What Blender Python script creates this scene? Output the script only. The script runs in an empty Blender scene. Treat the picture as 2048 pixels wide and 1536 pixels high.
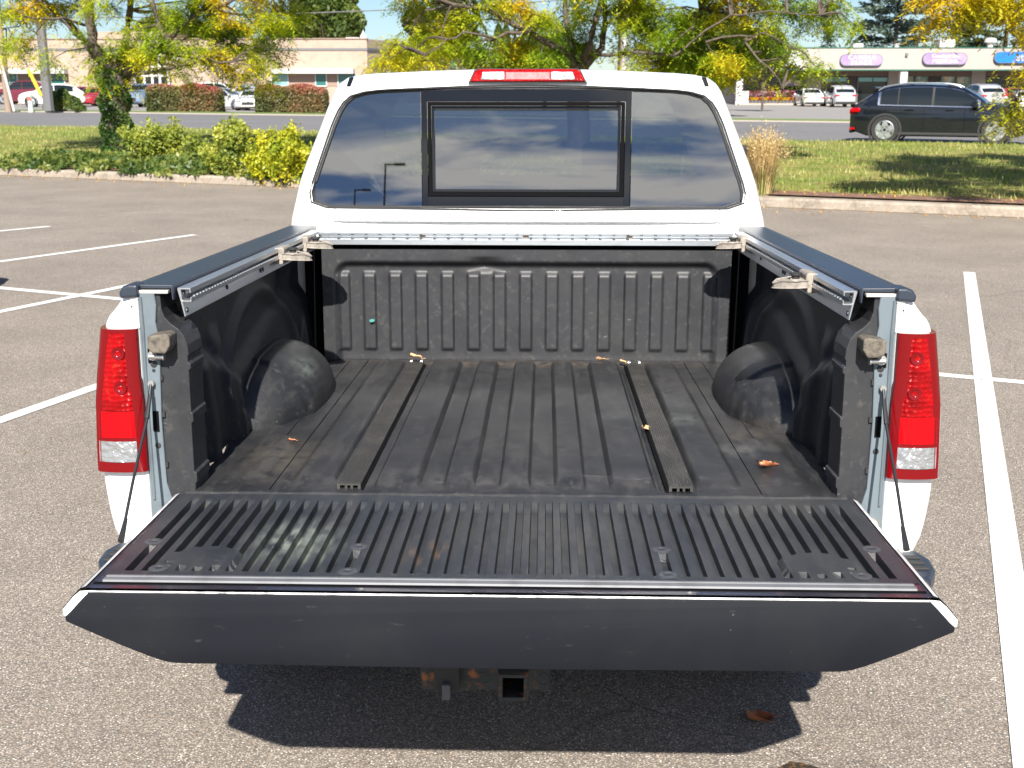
import bpy, math, random
import numpy as np
from mathutils import Vector, Matrix, Euler
R = math.radians
rnd = random.Random(7)
rng = np.random.default_rng(7)
sc = bpy.context.scene

# ------------------------------------------------------------------ camera, sky, sun, exposure
cam = bpy.data.cameras.new('camera'); camo = bpy.data.objects.new('camera', cam)
sc.collection.objects.link(camo); sc.camera = camo
cam.sensor_width = 36; cam.lens = 36 * 2350 / 2048
cam.clip_start = .05; cam.clip_end = 3000
camo.location = (0, 0, 1.85); camo.rotation_euler = Euler((R(90 - 14.4), 0, R(1.58)), 'XYZ')
cam.dof.use_dof = True; cam.dof.focus_distance = 3.0; cam.dof.aperture_fstop = 11.0

SUN_EL, SUN_AZ = 39.0, 179.2      # azimuth clockwise from +Y (the way the truck points)
w = bpy.data.worlds.new('World'); sc.world = w; w.use_nodes = True
nt = w.node_tree; N = nt.nodes; L = nt.links; N.clear()
out = N.new('ShaderNodeOutputWorld'); bg = N.new('ShaderNodeBackground')
sky = N.new('ShaderNodeTexSky'); sky.sky_type = 'NISHITA'; sky.sun_disc = False
sky.sun_elevation = R(SUN_EL); sky.sun_rotation = R(SUN_AZ); sky.altitude = 600; sky.air_density = 1.0; sky.dust_density = .2; sky.ozone_density = 1.5
bg.inputs[1].default_value = .045
tc = N.new('ShaderNodeTexCoord'); sep = N.new('ShaderNodeSeparateXYZ'); L.new(tc.outputs['Generated'], sep.inputs[0])
# thin cloud sheets: direction projected on a plane overhead
mx = N.new('ShaderNodeMath'); mx.operation = 'MAXIMUM'; mx.inputs[1].default_value = .06; L.new(sep.outputs[2], mx.inputs[0])
dx = N.new('ShaderNodeMath'); dx.operation = 'DIVIDE'; L.new(sep.outputs[0], dx.inputs[0]); L.new(mx.outputs[0], dx.inputs[1])
dy = N.new('ShaderNodeMath'); dy.operation = 'DIVIDE'; L.new(sep.outputs[1], dy.inputs[0]); L.new(mx.outputs[0], dy.inputs[1])
cb = N.new('ShaderNodeCombineXYZ'); L.new(dx.outputs[0], cb.inputs[0]); L.new(dy.outputs[0], cb.inputs[1])
mp = N.new('ShaderNodeMapping'); mp.inputs['Rotation'].default_value = (0, 0, R(18)); mp.inputs['Scale'].default_value = (1.7, 4.2, 1); mp.inputs['Location'].default_value = (.35, .9, 0); L.new(cb.outputs[0], mp.inputs[0])
nz = N.new('ShaderNodeTexNoise'); nz.inputs['Scale'].default_value = 1.0; nz.inputs['Detail'].default_value = 9; nz.inputs['Roughness'].default_value = .52; nz.inputs['Distortion'].default_value = .9; L.new(mp.outputs[0], nz.inputs[0])
cr = N.new('ShaderNodeValToRGB'); cr.color_ramp.elements[0].position = .445; cr.color_ramp.elements[1].position = .60; L.new(nz.outputs[0], cr.inputs[0])
# clouds stand to the south only (behind the camera); the northern sky is clear
sy = N.new('ShaderNodeMapRange'); sy.inputs[1].default_value = .25; sy.inputs[2].default_value = -.25; L.new(sep.outputs[1], sy.inputs[0])
mm = N.new('ShaderNodeMath'); mm.operation = 'MULTIPLY'; L.new(cr.outputs[0], mm.inputs[0]); L.new(sy.outputs[0], mm.inputs[1])
hz_ = N.new('ShaderNodeMapRange'); hz_.inputs[1].default_value = .26; hz_.inputs[2].default_value = .13; ab = N.new('ShaderNodeMath'); ab.operation = 'SUBTRACT'; ab.inputs[1].default_value = .36; L.new(sep.outputs[2], ab.inputs[0]); ab2 = N.new('ShaderNodeMath'); ab2.operation = 'ABSOLUTE'; L.new(ab.outputs[0], ab2.inputs[0]); L.new(ab2.outputs[0], hz_.inputs[0]); m2 = N.new('ShaderNodeMath'); m2.operation = 'MULTIPLY'; L.new(mm.outputs[0], m2.inputs[0]); L.new(hz_.outputs[0], m2.inputs[1]); mm = m2
mixc = N.new('ShaderNodeMix'); mixc.data_type = 'RGBA'; mixc.inputs['B'].default_value = (15.5, 15.3, 15.1, 1)
L.new(mm.outputs[0], mixc.inputs['Factor']); 
tn = N.new('ShaderNodeVectorMath'); tn.operation = 'MULTIPLY'; tn.inputs[1].default_value = (.80, .95, 1.18); L.new(sky.outputs[0], tn.inputs[0]); L.new(tn.outputs[0], mixc.inputs['A'])
L.new(mixc.outputs['Result'], bg.inputs[0]); L.new(bg.outputs[0], out.inputs[0])

sl = bpy.data.lights.new('sun', 'SUN'); sl.energy = 5.0; sl.angle = R(.53); sl.color = (1, .95, .87)
so = bpy.data.objects.new('sun', sl); sc.collection.objects.link(so)
_d = Vector((math.sin(R(SUN_AZ)) * math.cos(R(SUN_EL)), math.cos(R(SUN_AZ)) * math.cos(R(SUN_EL)), math.sin(R(SUN_EL))))
so.rotation_euler = _d.to_track_quat('Z', 'Y').to_euler(); so.location = (0, -20, 30)

sc.view_settings.view_transform = 'Standard'; sc.view_settings.look = 'None'; sc.view_settings.gamma = 1
sc.view_settings.exposure = 1.12
sc.cycles.max_bounces = 6; sc.cycles.transparent_max_bounces = 8

# ------------------------------------------------------------------ helpers
class MB:
    def __init__(s): s.v = []; s.f = []; s.n = 0; s.chunks = []
    def add(s, v, f):
        v = np.asarray(v, float).reshape(-1, 3); s.chunks.append((v, f))
        groups = {}
        for q in f: groups.setdefault(len(q), []).append(q)
        for k, g in groups.items(): s.f.append(np.asarray(g, int) + s.n)
        s.v.append(v); s.n += len(v); return s
    def addn(s, v, f):
        s.v.append(np.asarray(v, float)); s.f.append(np.asarray(f, int) + s.n); s.n += len(v); return s
    def box(s, x0, x1, y0, y1, z0, z1):
        v = [(x, y, z) for x in (x0, x1) for y in (y0, y1) for z in (z0, z1)]
        return s.add(v, [(0, 1, 3, 2), (4, 6, 7, 5), (0, 4, 5, 1), (2, 3, 7, 6), (0, 2, 6, 4), (1, 5, 7, 3)])
    def prism(s, poly, axis, a, b):
        n = len(poly); i = 'xyz'.index(axis); v = []
        for t in (a, b):
            for p in poly:
                q = list(p); q.insert(i, t); v.append(q)
        return s.add(v, [tuple(range(n))[::-1], tuple(range(n, 2 * n))] + [(k, (k + 1) % n, n + (k + 1) % n, n + k) for k in range(n)])
    def tube(s, pts, rad, n=8, cap=True):
        pts = [Vector(p) for p in pts]; m = len(pts)
        if not hasattr(rad, '__len__'): rad = [rad] * m
        v = []; up = Vector((0, 0, 1))
        for i, p in enumerate(pts):
            t = (pts[min(i + 1, m - 1)] - pts[max(i - 1, 0)]).normalized()
            a = t.cross(up) if abs(t.z) < .95 else t.cross(Vector((1, 0, 0)))
            a.normalize(); b = t.cross(a)
            for k in range(n):
                th = 2 * math.pi * k / n
                v.append(p + (a * math.cos(th) + b * math.sin(th)) * rad[i])
        f = [(i * n + k, i * n + (k + 1) % n, (i + 1) * n + (k + 1) % n, (i + 1) * n + k) for i in range(m - 1) for k in range(n)]
        if cap: f += [tuple(range(n))[::-1], tuple(range((m - 1) * n, m * n))]
        return s.add([tuple(q) for q in v], f)
    def lathe(s, prof, axis='z', c=(0, 0, 0), n=24):
        v = []; i = 'xyz'.index(axis)
        for (r, h) in prof:
            for k in range(n):
                th = 2 * math.pi * k / n; q = [r * math.cos(th), r * math.sin(th)]; q.insert(i, h)
                v.append([q[j] + c[j] for j in range(3)])
        m = len(prof)
        f = [(i_ * n + k, i_ * n + (k + 1) % n, (i_ + 1) * n + (k + 1) % n, (i_ + 1) * n + k) for i_ in range(m - 1) for k in range(n)]
        return s.add(v, f)
    def grid(s, P, keep=None):
        P = np.asarray(P, float); a, b = P.shape[:2]
        idx = np.arange(a * b).reshape(a, b)
        q = np.stack([idx[:-1, :-1], idx[1:, :-1], idx[1:, 1:], idx[:-1, 1:]], -1).reshape(-1, 4)
        if keep is not None: q = q[keep.reshape(-1)]
        return s.addn(P.reshape(-1, 3), q)
    def build(s, name, m, parent=None, smooth=None, bevel=0, seg=2, loc=None):
        me = bpy.data.meshes.new(name)
        V = np.concatenate(s.v) if s.v else np.zeros((0, 3))
        me.vertices.add(len(V)); me.vertices.foreach_set('co', V.astype(np.float32).ravel())
        nl = sum(g.size for g in s.f); me.loops.add(nl)
        me.loops.foreach_set('vertex_index', np.concatenate([g.ravel() for g in s.f]).astype(np.int32))
        tot = np.concatenate([np.full(len(g), g.shape[1]) for g in s.f]).astype(np.int32)
        me.polygons.add(len(tot)); st = np.concatenate([[0], np.cumsum(tot)[:-1]]).astype(np.int32)
        me.polygons.foreach_set('loop_start', st)
        me.polygons.foreach_set('use_smooth', np.full(len(tot), smooth is not None))
        me.update(calc_edges=True); me.validate()
        if smooth is not None and smooth < 180: me.set_sharp_from_angle(angle=R(smooth))
        me.materials.append(m)
        o = bpy.data.objects.new(name, me); sc.collection.objects.link(o)
        if parent is not None: o.parent = parent
        if loc: o.location = loc
        if bevel:
            b = o.modifiers.new('bevel', 'BEVEL'); b.width = bevel; b.segments = seg; b.limit_method = 'ANGLE'; b.angle_limit = R(40)
        return o

def each(b, name, m, parent=None, per=1, **k):
    parent = parent or truck
    """every shape collected in b becomes a part of its own"""
    res = []
    for i in range(0, len(b.chunks), per):
        q = MB()
        for v, f in b.chunks[i:i + per]: q.add(v, f)
        res.append(part(q, name, m, parent, **k))
    return res

def thing(name, label, cat, loc=(0, 0, 0), rz=0, group=None):
    o = bpy.data.objects.new(name, None); sc.collection.objects.link(o)
    o.location = loc; o.rotation_euler = (0, 0, rz); o.empty_display_size = .1
    o['label'] = label; o['category'] = cat
    if group: o['group'] = group
    return o
def tag(o, label, cat, group=None):
    o['label'] = label; o['category'] = cat
    if group: o['group'] = group
    return o
def kind(o, k): o['kind'] = k; return o

def mat(name, col, rough=.5, metal=0, spec=None, coat=0, var=(), bump=None, ior=None, coatr=.03):
    """var: list of (colour, noise scale, lo, hi[, stretch]) mixed over the base; bump: (scale, strength, distance)"""
    m = bpy.data.materials.new(name); m.use_nodes = True; nt = m.node_tree; N = nt.nodes; L = nt.links
    p = N['Principled BSDF']; p.inputs['Roughness'].default_value = rough; p.inputs['Metallic'].default_value = metal
    if spec is not None: p.inputs['Specular IOR Level'].default_value = spec
    if ior: p.inputs['IOR'].default_value = ior
    if coat: p.inputs['Coat Weight'].default_value = coat; p.inputs['Coat Roughness'].default_value = coatr
    p.inputs['Base Color'].default_value = (*col, 1)
    tc = N.new('ShaderNodeTexCoord'); src = None
    for v in var:
        c2, s, lo, hi = v[:4]
        nz = N.new('ShaderNodeTexNoise'); nz.inputs['Scale'].default_value = s; nz.inputs['Detail'].default_value = 5; nz.inputs['Roughness'].default_value = .6
        if len(v) > 4:
            mp = N.new('ShaderNodeMapping'); mp.inputs['Scale'].default_value = v[4]; L.new(tc.outputs['Object'], mp.inputs[0]); L.new(mp.outputs[0], nz.inputs[0])
        else: L.new(tc.outputs['Object'], nz.inputs[0])
        mr = N.new('ShaderNodeMapRange'); mr.inputs[1].default_value = lo; mr.inputs[2].default_value = hi; L.new(nz.outputs[0], mr.inputs[0])
        mi = N.new('ShaderNodeMix'); mi.data_type = 'RGBA'; mi.inputs['B'].default_value = (*c2, 1)
        if src is None: mi.inputs['A'].default_value = (*col, 1)
        else: L.new(src, mi.inputs['A'])
        L.new(mr.outputs[0], mi.inputs['Factor']); src = mi.outputs['Result']
    if src is not None: L.new(src, p.inputs['Base Color'])
    if bump:
        nz = N.new('ShaderNodeTexNoise'); nz.inputs['Scale'].default_value = bump[0]; nz.inputs['Detail'].default_value = 4; L.new(tc.outputs['Object'], nz.inputs[0])
        b = N.new('ShaderNodeBump'); b.inputs['Strength'].default_value = bump[1]; b.inputs['Distance'].default_value = bump[2]
        L.new(nz.outputs[0], b.inputs['Height']); L.new(b.outputs[0], p.inputs['Normal'])
    return m

def leafmat(name, cols, scale=.5, rough=.5, trans=.45):
    """leaf colours: large patches by noise, plus a random shift for each leaf"""
    m = bpy.data.materials.new(name); m.use_nodes = True; nt = m.node_tree; N = nt.nodes; L = nt.links
    p = N['Principled BSDF']; p.inputs['Roughness'].default_value = rough
    geo = N.new('ShaderNodeNewGeometry'); tc = N.new('ShaderNodeTexCoord')
    nz = N.new('ShaderNodeTexNoise'); nz.inputs['Scale'].default_value = scale; nz.inputs['Detail'].default_value = 2; L.new(tc.outputs['Object'], nz.inputs[0])
    m1 = N.new('ShaderNodeMapRange'); m1.inputs[1].default_value = .3; m1.inputs[2].default_value = .7; m1.inputs[3].default_value = -.12; m1.inputs[4].default_value = .66; L.new(nz.outputs[0], m1.inputs[0])
    ad = N.new('ShaderNodeMath'); ad.operation = 'MULTIPLY_ADD'; ad.inputs[1].default_value = .34; L.new(geo.outputs['Random Per Island'], ad.inputs[0]); L.new(m1.outputs[0], ad.inputs[2])
    cr = N.new('ShaderNodeValToRGB'); e = cr.color_ramp.elements
    while len(e) < len(cols): e.new(.5)
    for i, c in enumerate(cols): e[i].position = i / (len(cols) - 1); e[i].color = (*c, 1)
    L.new(ad.outputs[0], cr.inputs[0]); L.new(cr.outputs[0], p.inputs['Base Color'])
    tr = N.new('ShaderNodeBsdfTranslucent'); L.new(cr.outputs[0], tr.inputs[0])
    ms = N.new('ShaderNodeMixShader'); ms.inputs[0].default_value = trans
    L.new(p.outputs[0], ms.inputs[1]); L.new(tr.outputs[0], ms.inputs[2]); L.new(ms.outputs[0], N['Material Output'].inputs[0])
    return m

def asphalt(name, base, speck, scale=150, dust=None):
    m = bpy.data.materials.new(name); m.use_nodes = True; nt = m.node_tree; N = nt.nodes; L = nt.links
    p = N['Principled BSDF']; p.inputs['Roughness'].default_value = .9; p.inputs['Specular IOR Level'].default_value = .25
    tc = N.new('ShaderNodeTexCoord')
    vo = N.new('ShaderNodeTexVoronoi'); vo.inputs['Scale'].default_value = scale; L.new(tc.outputs['Object'], vo.inputs[0])
    sx = N.new('ShaderNodeSeparateColor'); L.new(vo.outputs['Color'], sx.inputs[0])
    cr = N.new('ShaderNodeValToRGB'); cr.color_ramp.interpolation = 'CONSTANT'; e = cr.color_ramp.elements
    while len(e) < len(speck): e.new(.5)
    for i, (pos, c) in enumerate(speck): e[i].position = pos; e[i].color = (*c, 1)
    L.new(sx.outputs[0], cr.inputs[0])
    # cell borders are the dark binder between the stones
    vd = N.new('ShaderNodeMapRange'); vd.inputs[1].default_value = .25; vd.inputs[2].default_value = .62; L.new(vo.outputs['Distance'], vd.inputs[0])
    mi = N.new('ShaderNodeMix'); mi.data_type = 'RGBA'; mi.inputs['B'].default_value = (*base, 1); L.new(cr.outputs[0], mi.inputs['A']); L.new(vd.outputs[0], mi.inputs['Factor'])
    n2 = N.new('ShaderNodeTexNoise'); n2.inputs['Scale'].default_value = .9; n2.inputs['Detail'].default_value = 8; n2.inputs['Roughness'].default_value = .65; L.new(tc.outputs['Object'], n2.inputs[0])
    r2 = N.new('ShaderNodeMapRange'); r2.inputs[1].default_value = .3; r2.inputs[2].default_value = .7; r2.inputs[3].default_value = .86; r2.inputs[4].default_value = 1.14; L.new(n2.outputs[0], r2.inputs[0])
    mu = N.new('ShaderNodeVectorMath'); mu.operation = 'SCALE'; L.new(mi.outputs['Result'], mu.inputs[0]); L.new(r2.outputs[0], mu.inputs['Scale'])
    last = mu.outputs[0]
    # hairline cracks
    v3 = N.new('ShaderNodeTexVoronoi'); v3.feature = 'DISTANCE_TO_EDGE'; v3.inputs['Scale'].default_value = .22
    nd = N.new('ShaderNodeTexNoise'); nd.inputs['Scale'].default_value = 2.2; nd.inputs['Detail'].default_value = 6; L.new(tc.outputs['Object'], nd.inputs[0])
    va = N.new('ShaderNodeVectorMath'); va.operation = 'MULTIPLY_ADD'; va.inputs[1].default_value = (.5, .5, 0); L.new(nd.outputs['Color'], va.inputs[0]); L.new(tc.outputs['Object'], va.inputs[2]); L.new(va.outputs[0], v3.inputs[0])
    r3 = N.new('ShaderNodeMapRange'); r3.inputs[1].default_value = .0; r3.inputs[2].default_value = .0016; r3.inputs[3].default_value = .45; r3.inputs[4].default_value = 0; L.new(v3.outputs['Distance'], r3.inputs[0])
    m3 = N.new('ShaderNodeMix'); m3.data_type = 'RGBA'; m3.inputs['B'].default_value = (.03, .028, .025, 1); L.new(last, m3.inputs['A']); L.new(r3.outputs[0], m3.inputs['Factor'])
    L.new(m3.outputs['Result'], p.inputs['Base Color'])
    b = N.new('ShaderNodeBump'); b.inputs['Strength'].default_value = .5; b.inputs['Distance'].default_value = .003; b.invert = True
    L.new(vo.outputs['Distance'], b.inputs['Height']); L.new(b.outputs[0], p.inputs['Normal'])
    return m

M = {}
M['lot'] = asphalt('aged_asphalt', (.165, .143, .122), [(0, (.34, .295, .25)), (.30, (.40, .35, .30)), (.55, (.28, .24, .20)), (.76, (.48, .435, .385)), (.80, (.085, .078, .072)), (.90, (.40, .28, .19)), (.94, (.66, .61, .55))], 160)
M['road'] = mat('road_asphalt', (.155, .15, .15), .9, var=[((.10, .10, .10), .35, .45, .7, (.3, 3, 1)), ((.21, .20, .19), 6, .5, .8)])
M['lot_dark'] = mat('sealed_asphalt', (.062, .062, .066), .9, var=[((.085, .083, .082), 1.2, .4, .7)])
M['paint'] = mat('marking_paint', (.72, .72, .70), .7, var=[((.58, .56, .52), 12, .45, .75), ((.30, .26, .22), 130, .60, .68), ((.34, .30, .26), 9, .66, .76)])
M['white'] = mat('white_car_paint', (.80, .80, .79), .35, coat=1, var=[((.74, .74, .72), 3, .5, .8)])
M['jamb'] = mat('grey_primer_paint', (.125, .155, .175), .4, var=[((.09, .11, .125), 9, .5, .75), ((.09, .07, .05), 40, .66, .8)])
M['cap'] = mat('black_rail_plastic_sky_tint', (.021, .029, .044), .36, spec=.6, var=[((.035, .043, .058), 14, .6, .9)], bump=(900, .08, .0005))  # black plastic; the blue in its base colour stands in for reflected sky
M['rubber'] = mat('dull_black_rubber', (.02, .02, .021), .7)
M['black'] = mat('flat_black', (.004, .004, .005), .9, spec=.08)
M['silver'] = mat('anodised_aluminium', (.58, .60, .62), .32, .85, var=[((.44, .45, .46), 20, .5, .8, (1, .1, 6))])
M['cleat'] = mat('dusty_grey_cleat_plastic', (.30, .265, .225), .8, var=[((.17, .15, .13), 60, .45, .7), ((.42, .38, .33), 30, .6, .8)], bump=(200, .3, .002))
M['darkmetal'] = mat('dark_steel', (.05, .052, .055), .45, .7)
M['chrome'] = mat('chrome', (.75, .76, .78), .12, 1)
M['bolt'] = mat('zinc_bolt', (.55, .54, .52), .4, .9)
M['ruststeel'] = mat('rusting_black_steel', (.022, .028, .032), .6, .2, var=[((.24, .09, .03), 22, .57, .66), ((.10, .05, .025), 60, .55, .7)], bump=(80, .4, .003))
M['rubberbrown'] = mat('weathered_bumper_rubber', (.13, .11, .085), .75, var=[((.05, .045, .04), 70, .45, .65)])
M['tyre'] = mat('tyre_rubber', (.022, .022, .023), .85, bump=(60, .3, .005))
M['glassdark'] = mat('tinted_glass', (.010, .014, .018), .02, ior=1.45)
M['chromeglass'] = mat('clear_lens', (.40, .41, .42), .12, .6, coat=1, bump=(55, .9, .012))
M['seat'] = mat('dark_cloth', (.035, .034, .036), .9)

def liner(name, col, dust, amt=.62, speck=True):
    v = [(dust, 2.6, .47, amt + .12), ((.062, .060, .056), 45, .56, .74), (dust, 30, .52, .70, (1, .12, 1)), (tuple(c * .6 for c in col), 7, .5, .8)]
    if speck: v.append(((.15, .145, .135), 300, .69, .74)); v.append(((.16, .17, .165), 16, .70, .75, (1.0, 6.5, 3)))
    return mat(name, col, .45, spec=.35, var=v, bump=(420, .35, .0012))
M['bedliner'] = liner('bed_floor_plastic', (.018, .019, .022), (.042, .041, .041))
M['bulkliner'] = liner('bulkhead_plastic', (.026, .027, .031), (.037, .037, .037))
M['wallliner'] = liner('side_wall_plastic', (.012, .014, .018), (.020, .020, .020), .7, False)
M['gateliner'] = liner('tailgate_plastic', (.026, .030, .036), (.052, .052, .051), .6)
M['gateface'] = mat('tailgate_spoiler_plastic', (.009, .010, .014), .6, spec=.12, var=[((.0125, .0135, .0165), 4, .45, .75), ((.035, .034, .034), 20, .66, .76, (1, 1, 3)), ((.11, .105, .10), 62, .715, .75)], bump=(700, .15, .0006))
M['gatepaint'] = mat('worn_dark_gate_paint', (.026, .024, .032), .3, coat=.4, var=[((.07, .05, .055), 18, .55, .75)])

def smudge_and_sheen(m, spots):
    """scuffed or chalky patches worn into the plastic, and wheel box sheen painted in, at fixed places: (centre, radii, colour, strength)"""
    nt = m.node_tree; N = nt.nodes; L = nt.links; p = N['Principled BSDF']; src = p.inputs['Base Color'].links[0].from_socket; tc = N.new('ShaderNodeTexCoord')
    nz = N.new('ShaderNodeTexNoise'); nz.inputs['Scale'].default_value = 34; nz.inputs['Detail'].default_value = 6; mp0 = N.new('ShaderNodeMapping'); mp0.inputs['Scale'].default_value = (1, .5, 1); L.new(tc.outputs['Object'], mp0.inputs[0]); L.new(mp0.outputs[0], nz.inputs[0])
    for c, r, col, st in spots:
        a = N.new('ShaderNodeVectorMath'); a.operation = 'SUBTRACT'; a.inputs[1].default_value = c; L.new(tc.outputs['Object'], a.inputs[0])
        d = N.new('ShaderNodeVectorMath'); d.operation = 'DIVIDE'; d.inputs[1].default_value = r; L.new(a.outputs[0], d.inputs[0])
        l = N.new('ShaderNodeVectorMath'); l.operation = 'LENGTH'; L.new(d.outputs[0], l.inputs[0])
        f = N.new('ShaderNodeMapRange'); f.inputs[1].default_value = 1.0; f.inputs[2].default_value = .1; f.inputs[4].default_value = st; L.new(l.outputs['Value'], f.inputs[0])
        g = N.new('ShaderNodeMapRange'); g.inputs[1].default_value = .35; g.inputs[2].default_value = .7; L.new(nz.outputs[0], g.inputs[0])
        k = N.new('ShaderNodeMath'); k.operation = 'MULTIPLY'; L.new(f.outputs[0], k.inputs[0]); L.new(g.outputs[0], k.inputs[1])
        mi = N.new('ShaderNodeMix'); mi.data_type = 'RGBA'; mi.inputs['B'].default_value = (*col, 1); L.new(src, mi.inputs['A']); L.new(k.outputs[0], mi.inputs['Factor']); src = mi.outputs['Result']
    L.new(src, p.inputs['Base Color'])
smudge_and_sheen(M['gateliner'], [((-.46, -.33, 0), (.13, .17, .1), (.30, .34, .28), .8), ((-.15, -.35, 0), (.03, .05, .1), (.22, .13, .07), .6), ((-.20, -.40, 0), (.03, .04, .1), (.22, .13, .07), .5), ((.1, -.3, 0), (.3, .2, .1), (.085, .08, .072), .7), ((-.8, -.4, 0), (.10, .35, .1), (.042, .027, .034), .7), ((.8, -.4, 0), (.10, .35, .1), (.042, .027, .034), .7)])
smudge_and_sheen(M['bedliner'], [((-.68, .92, .13), (.06, .16, .06), (.16, .19, .17), .8), ((-.74, 1.12, .17), (.05, .10, .04), (.14, .15, .14), .7), ((.47, .72, 0), (.12, .10, .05), (.13, .15, .13), .75), ((.33, .74, 0), (.12, .08, .05), (.11, .12, .11), .7),  # patches on the left wheel box are its sheen, painted as lighter colour
    ((.62, .42, 0), (.12, .10, .05), (.16, .16, .155), .6), ((-.62, .30, 0), (.16, .28, .05), (.10, .085, .066), .8), ((.66, .60, 0), (.14, .22, .05), (.085, .072, .056), .8), ((0, .10, 0), (.75, .09, .05), (.085, .08, .075), .75), ((0, 1.62, 0), (.80, .10, .05), (.12, .095, .07), .9), ((.02, .45, 0), (.25, .35, .05), (.075, .07, .064), .55)])
def redlens(name, col, ribs):
    m = mat(name, col, .2, spec=.2, coat=.2, var=[((col[0] * 1.5, .03, .01), 40, .60, .74), (tuple(c * .35 for c in col), 9, .45, .75, (1, 1, 2.0))])
    nt = m.node_tree; N = nt.nodes; L = nt.links; p = N['Principled BSDF']
    tc = N.new('ShaderNodeTexCoord'); vo = N.new('ShaderNodeTexVoronoi'); vo.inputs['Scale'].default_value = ribs; vo.inputs['Randomness'].default_value = .35; L.new(tc.outputs['Object'], vo.inputs[0])
    b = N.new('ShaderNodeBump'); b.inputs['Strength'].default_value = .8; b.inputs['Distance'].default_value = .006; L.new(vo.outputs['Distance'], b.inputs['Height']); L.new(b.outputs[0], p.inputs['Normal'])
    return m
M['redlens'] = redlens('prismatic_red_lens', (.30, .0005, .002), 85)
M['redplain'] = mat('smooth_red_lens', (.42, .001, .004), .15, spec=.2, coat=.2)
M['reddeep'] = mat('deep_red_lens', (.14, .001, .003), .15, spec=.3, coat=.3)

# tinted glass one can partly see through, with a sharp reflection
def tintglass(name, tint, ior):
    m = bpy.data.materials.new(name); m.use_nodes = True; nt = m.node_tree; N = nt.nodes; L = nt.links
    N.remove(N['Principled BSDF'])
    t = N.new('ShaderNodeBsdfTransparent'); t.inputs[0].default_value = (*tint, 1)
    g = N.new('ShaderNodeBsdfGlossy'); g.inputs['Roughness'].default_value = .012; g.inputs['Color'].default_value = (1, 1, 1, 1)
    f = N.new('ShaderNodeFresnel'); f.inputs[0].default_value = ior
    ms = N.new('ShaderNodeMixShader'); L.new(f.outputs[0], ms.inputs[0]); L.new(t.outputs[0], ms.inputs[1]); L.new(g.outputs[0], ms.inputs[2])
    L.new(ms.outputs[0], N['Material Output'].inputs[0])
    return m
M['privacy'] = tintglass('privacy_glass', (.13, .16, .15), 2.8)
M['windshield'] = tintglass('windshield_glass', (.75, .8, .78), 1.3)

# ------------------------------------------------------------------ street frame: s along the street, v across it, away from the camera
SA = R(22.3); E1 = np.array([math.cos(SA), -math.sin(SA)]); E2 = np.array([math.sin(SA), math.cos(SA)])
def S(s, v, z=0.): p = E1 * s + E2 * v; return (p[0], p[1], z)
def sheet(name, pts, z, m):
    b = MB(); b.add([(p[0], p[1], z) for p in pts], [tuple(range(len(pts)))]); o = b.build(name, m); return kind(o, 'structure')
V_CURB, V_ST0, V_ST1 = 18.1, 35.0, 52.0
M['earth'] = mat('far_ground', (.16, .13, .08), .95, var=[((.10, .12, .04), .2, .4, .6)])
M['grass'] = mat('mown_grass', (.18, .22, .045), .9, spec=.2, var=[((.33, .27, .105), .85, .42, .60, (1, 1.6, 1)), ((.085, .125, .02), 1.7, .5, .68), ((.20, .19, .06), 25, .45, .7)], bump=(60, .8, .03))
M['grassfar'] = mat('green_verge_grass', (.10, .17, .03), .9, var=[((.20, .20, .07), 1.2, .5, .7)])
M['mulch'] = mat('red_brown_mulch', (.20, .10, .065), .95, var=[((.36, .24, .16), 14, .5, .65), ((.08, .05, .035), 30, .5, .7)], bump=(40, 1, .03))
M['concrete'] = mat('weathered_concrete', (.30, .25, .20), .9, var=[((.20, .165, .13), 3, .45, .65), ((.38, .34, .29), 20, .5, .75)], bump=(90, .3, .003))
M['kerbfar'] = mat('pale_concrete_edge', (.36, .31, .265), .9)

b = MB(); b.add([S(-900, 36, -.45), S(900, 36, -.45), S(900, 1500, -.45), S(-900, 1500, -.45), S(-900, -400, -.45), S(900, -400, -.45)], [(0, 1, 2, 3), (4, 5, 1, 0)])
kind(b.build('ground', M['earth']), 'structure')
sheet('parking_lot', [S(-150, -150), S(150, -150), S(150, V_CURB + .1), S(-150, V_CURB + .1)], 0, M['lot'])
sheet('road', [S(-150, V_ST0), S(150, V_ST0), S(150, V_ST1), S(-150, V_ST1)], .2, M['road'])
# berm between the lot and the street
def berm_z(v): 
    t = np.clip((v - V_CURB) / (V_ST0 - V_CURB), 0, 1); return .13 + .10 * t + .10 * np.sin(np.pi * t)
ss = np.linspace(-60, 60, 121); vv = np.array([V_CURB + .28, V_CURB + .9, 19.5, 21, 23, 25, 27, 29, 31, 33, V_ST0 - .02])
P = np.array([[S(s_, v_, float(berm_z(v_)) + .03 * math.sin(s_ * .7 + v_)) for s_ in ss] for v_ in vv])
kind(MB().grid(P).build('grass_berm', M['grass'], smooth=60), 'structure')
sheet('mulch_strip', [S(-60, V_CURB + .27), S(60, V_CURB + .27), S(60, V_CURB + .95), S(-60, V_CURB + .95)], .175, M['mulch'])
b = MB(); b.prism([(0, 0), (.26, 0), (.26, .15), (.03, .15), (0, .12)], 'x', -60, 60)
o = b.build('kerb', M['concrete'], bevel=.01); o.rotation_euler = (0, 0, -SA); o.location = S(0, V_CURB - .02, .002); kind(o, 'structure')
for v0, v1, z, nm in ((V_ST1, V_ST1 + .4, .25, 'kerb_far_side'),):
    b = MB(); b.box(-150, 150, v0, v1, .0, z); o = b.build(nm, M['kerbfar']); o.rotation_euler = (0, 0, -SA); kind(o, 'structure')
sheet('far_parking_lot', [S(-150, V_ST1 + 3.0), S(150, V_ST1 + 3.0), S(150, 190), S(-150, 190)], .205, M['lot_dark'])
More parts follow.
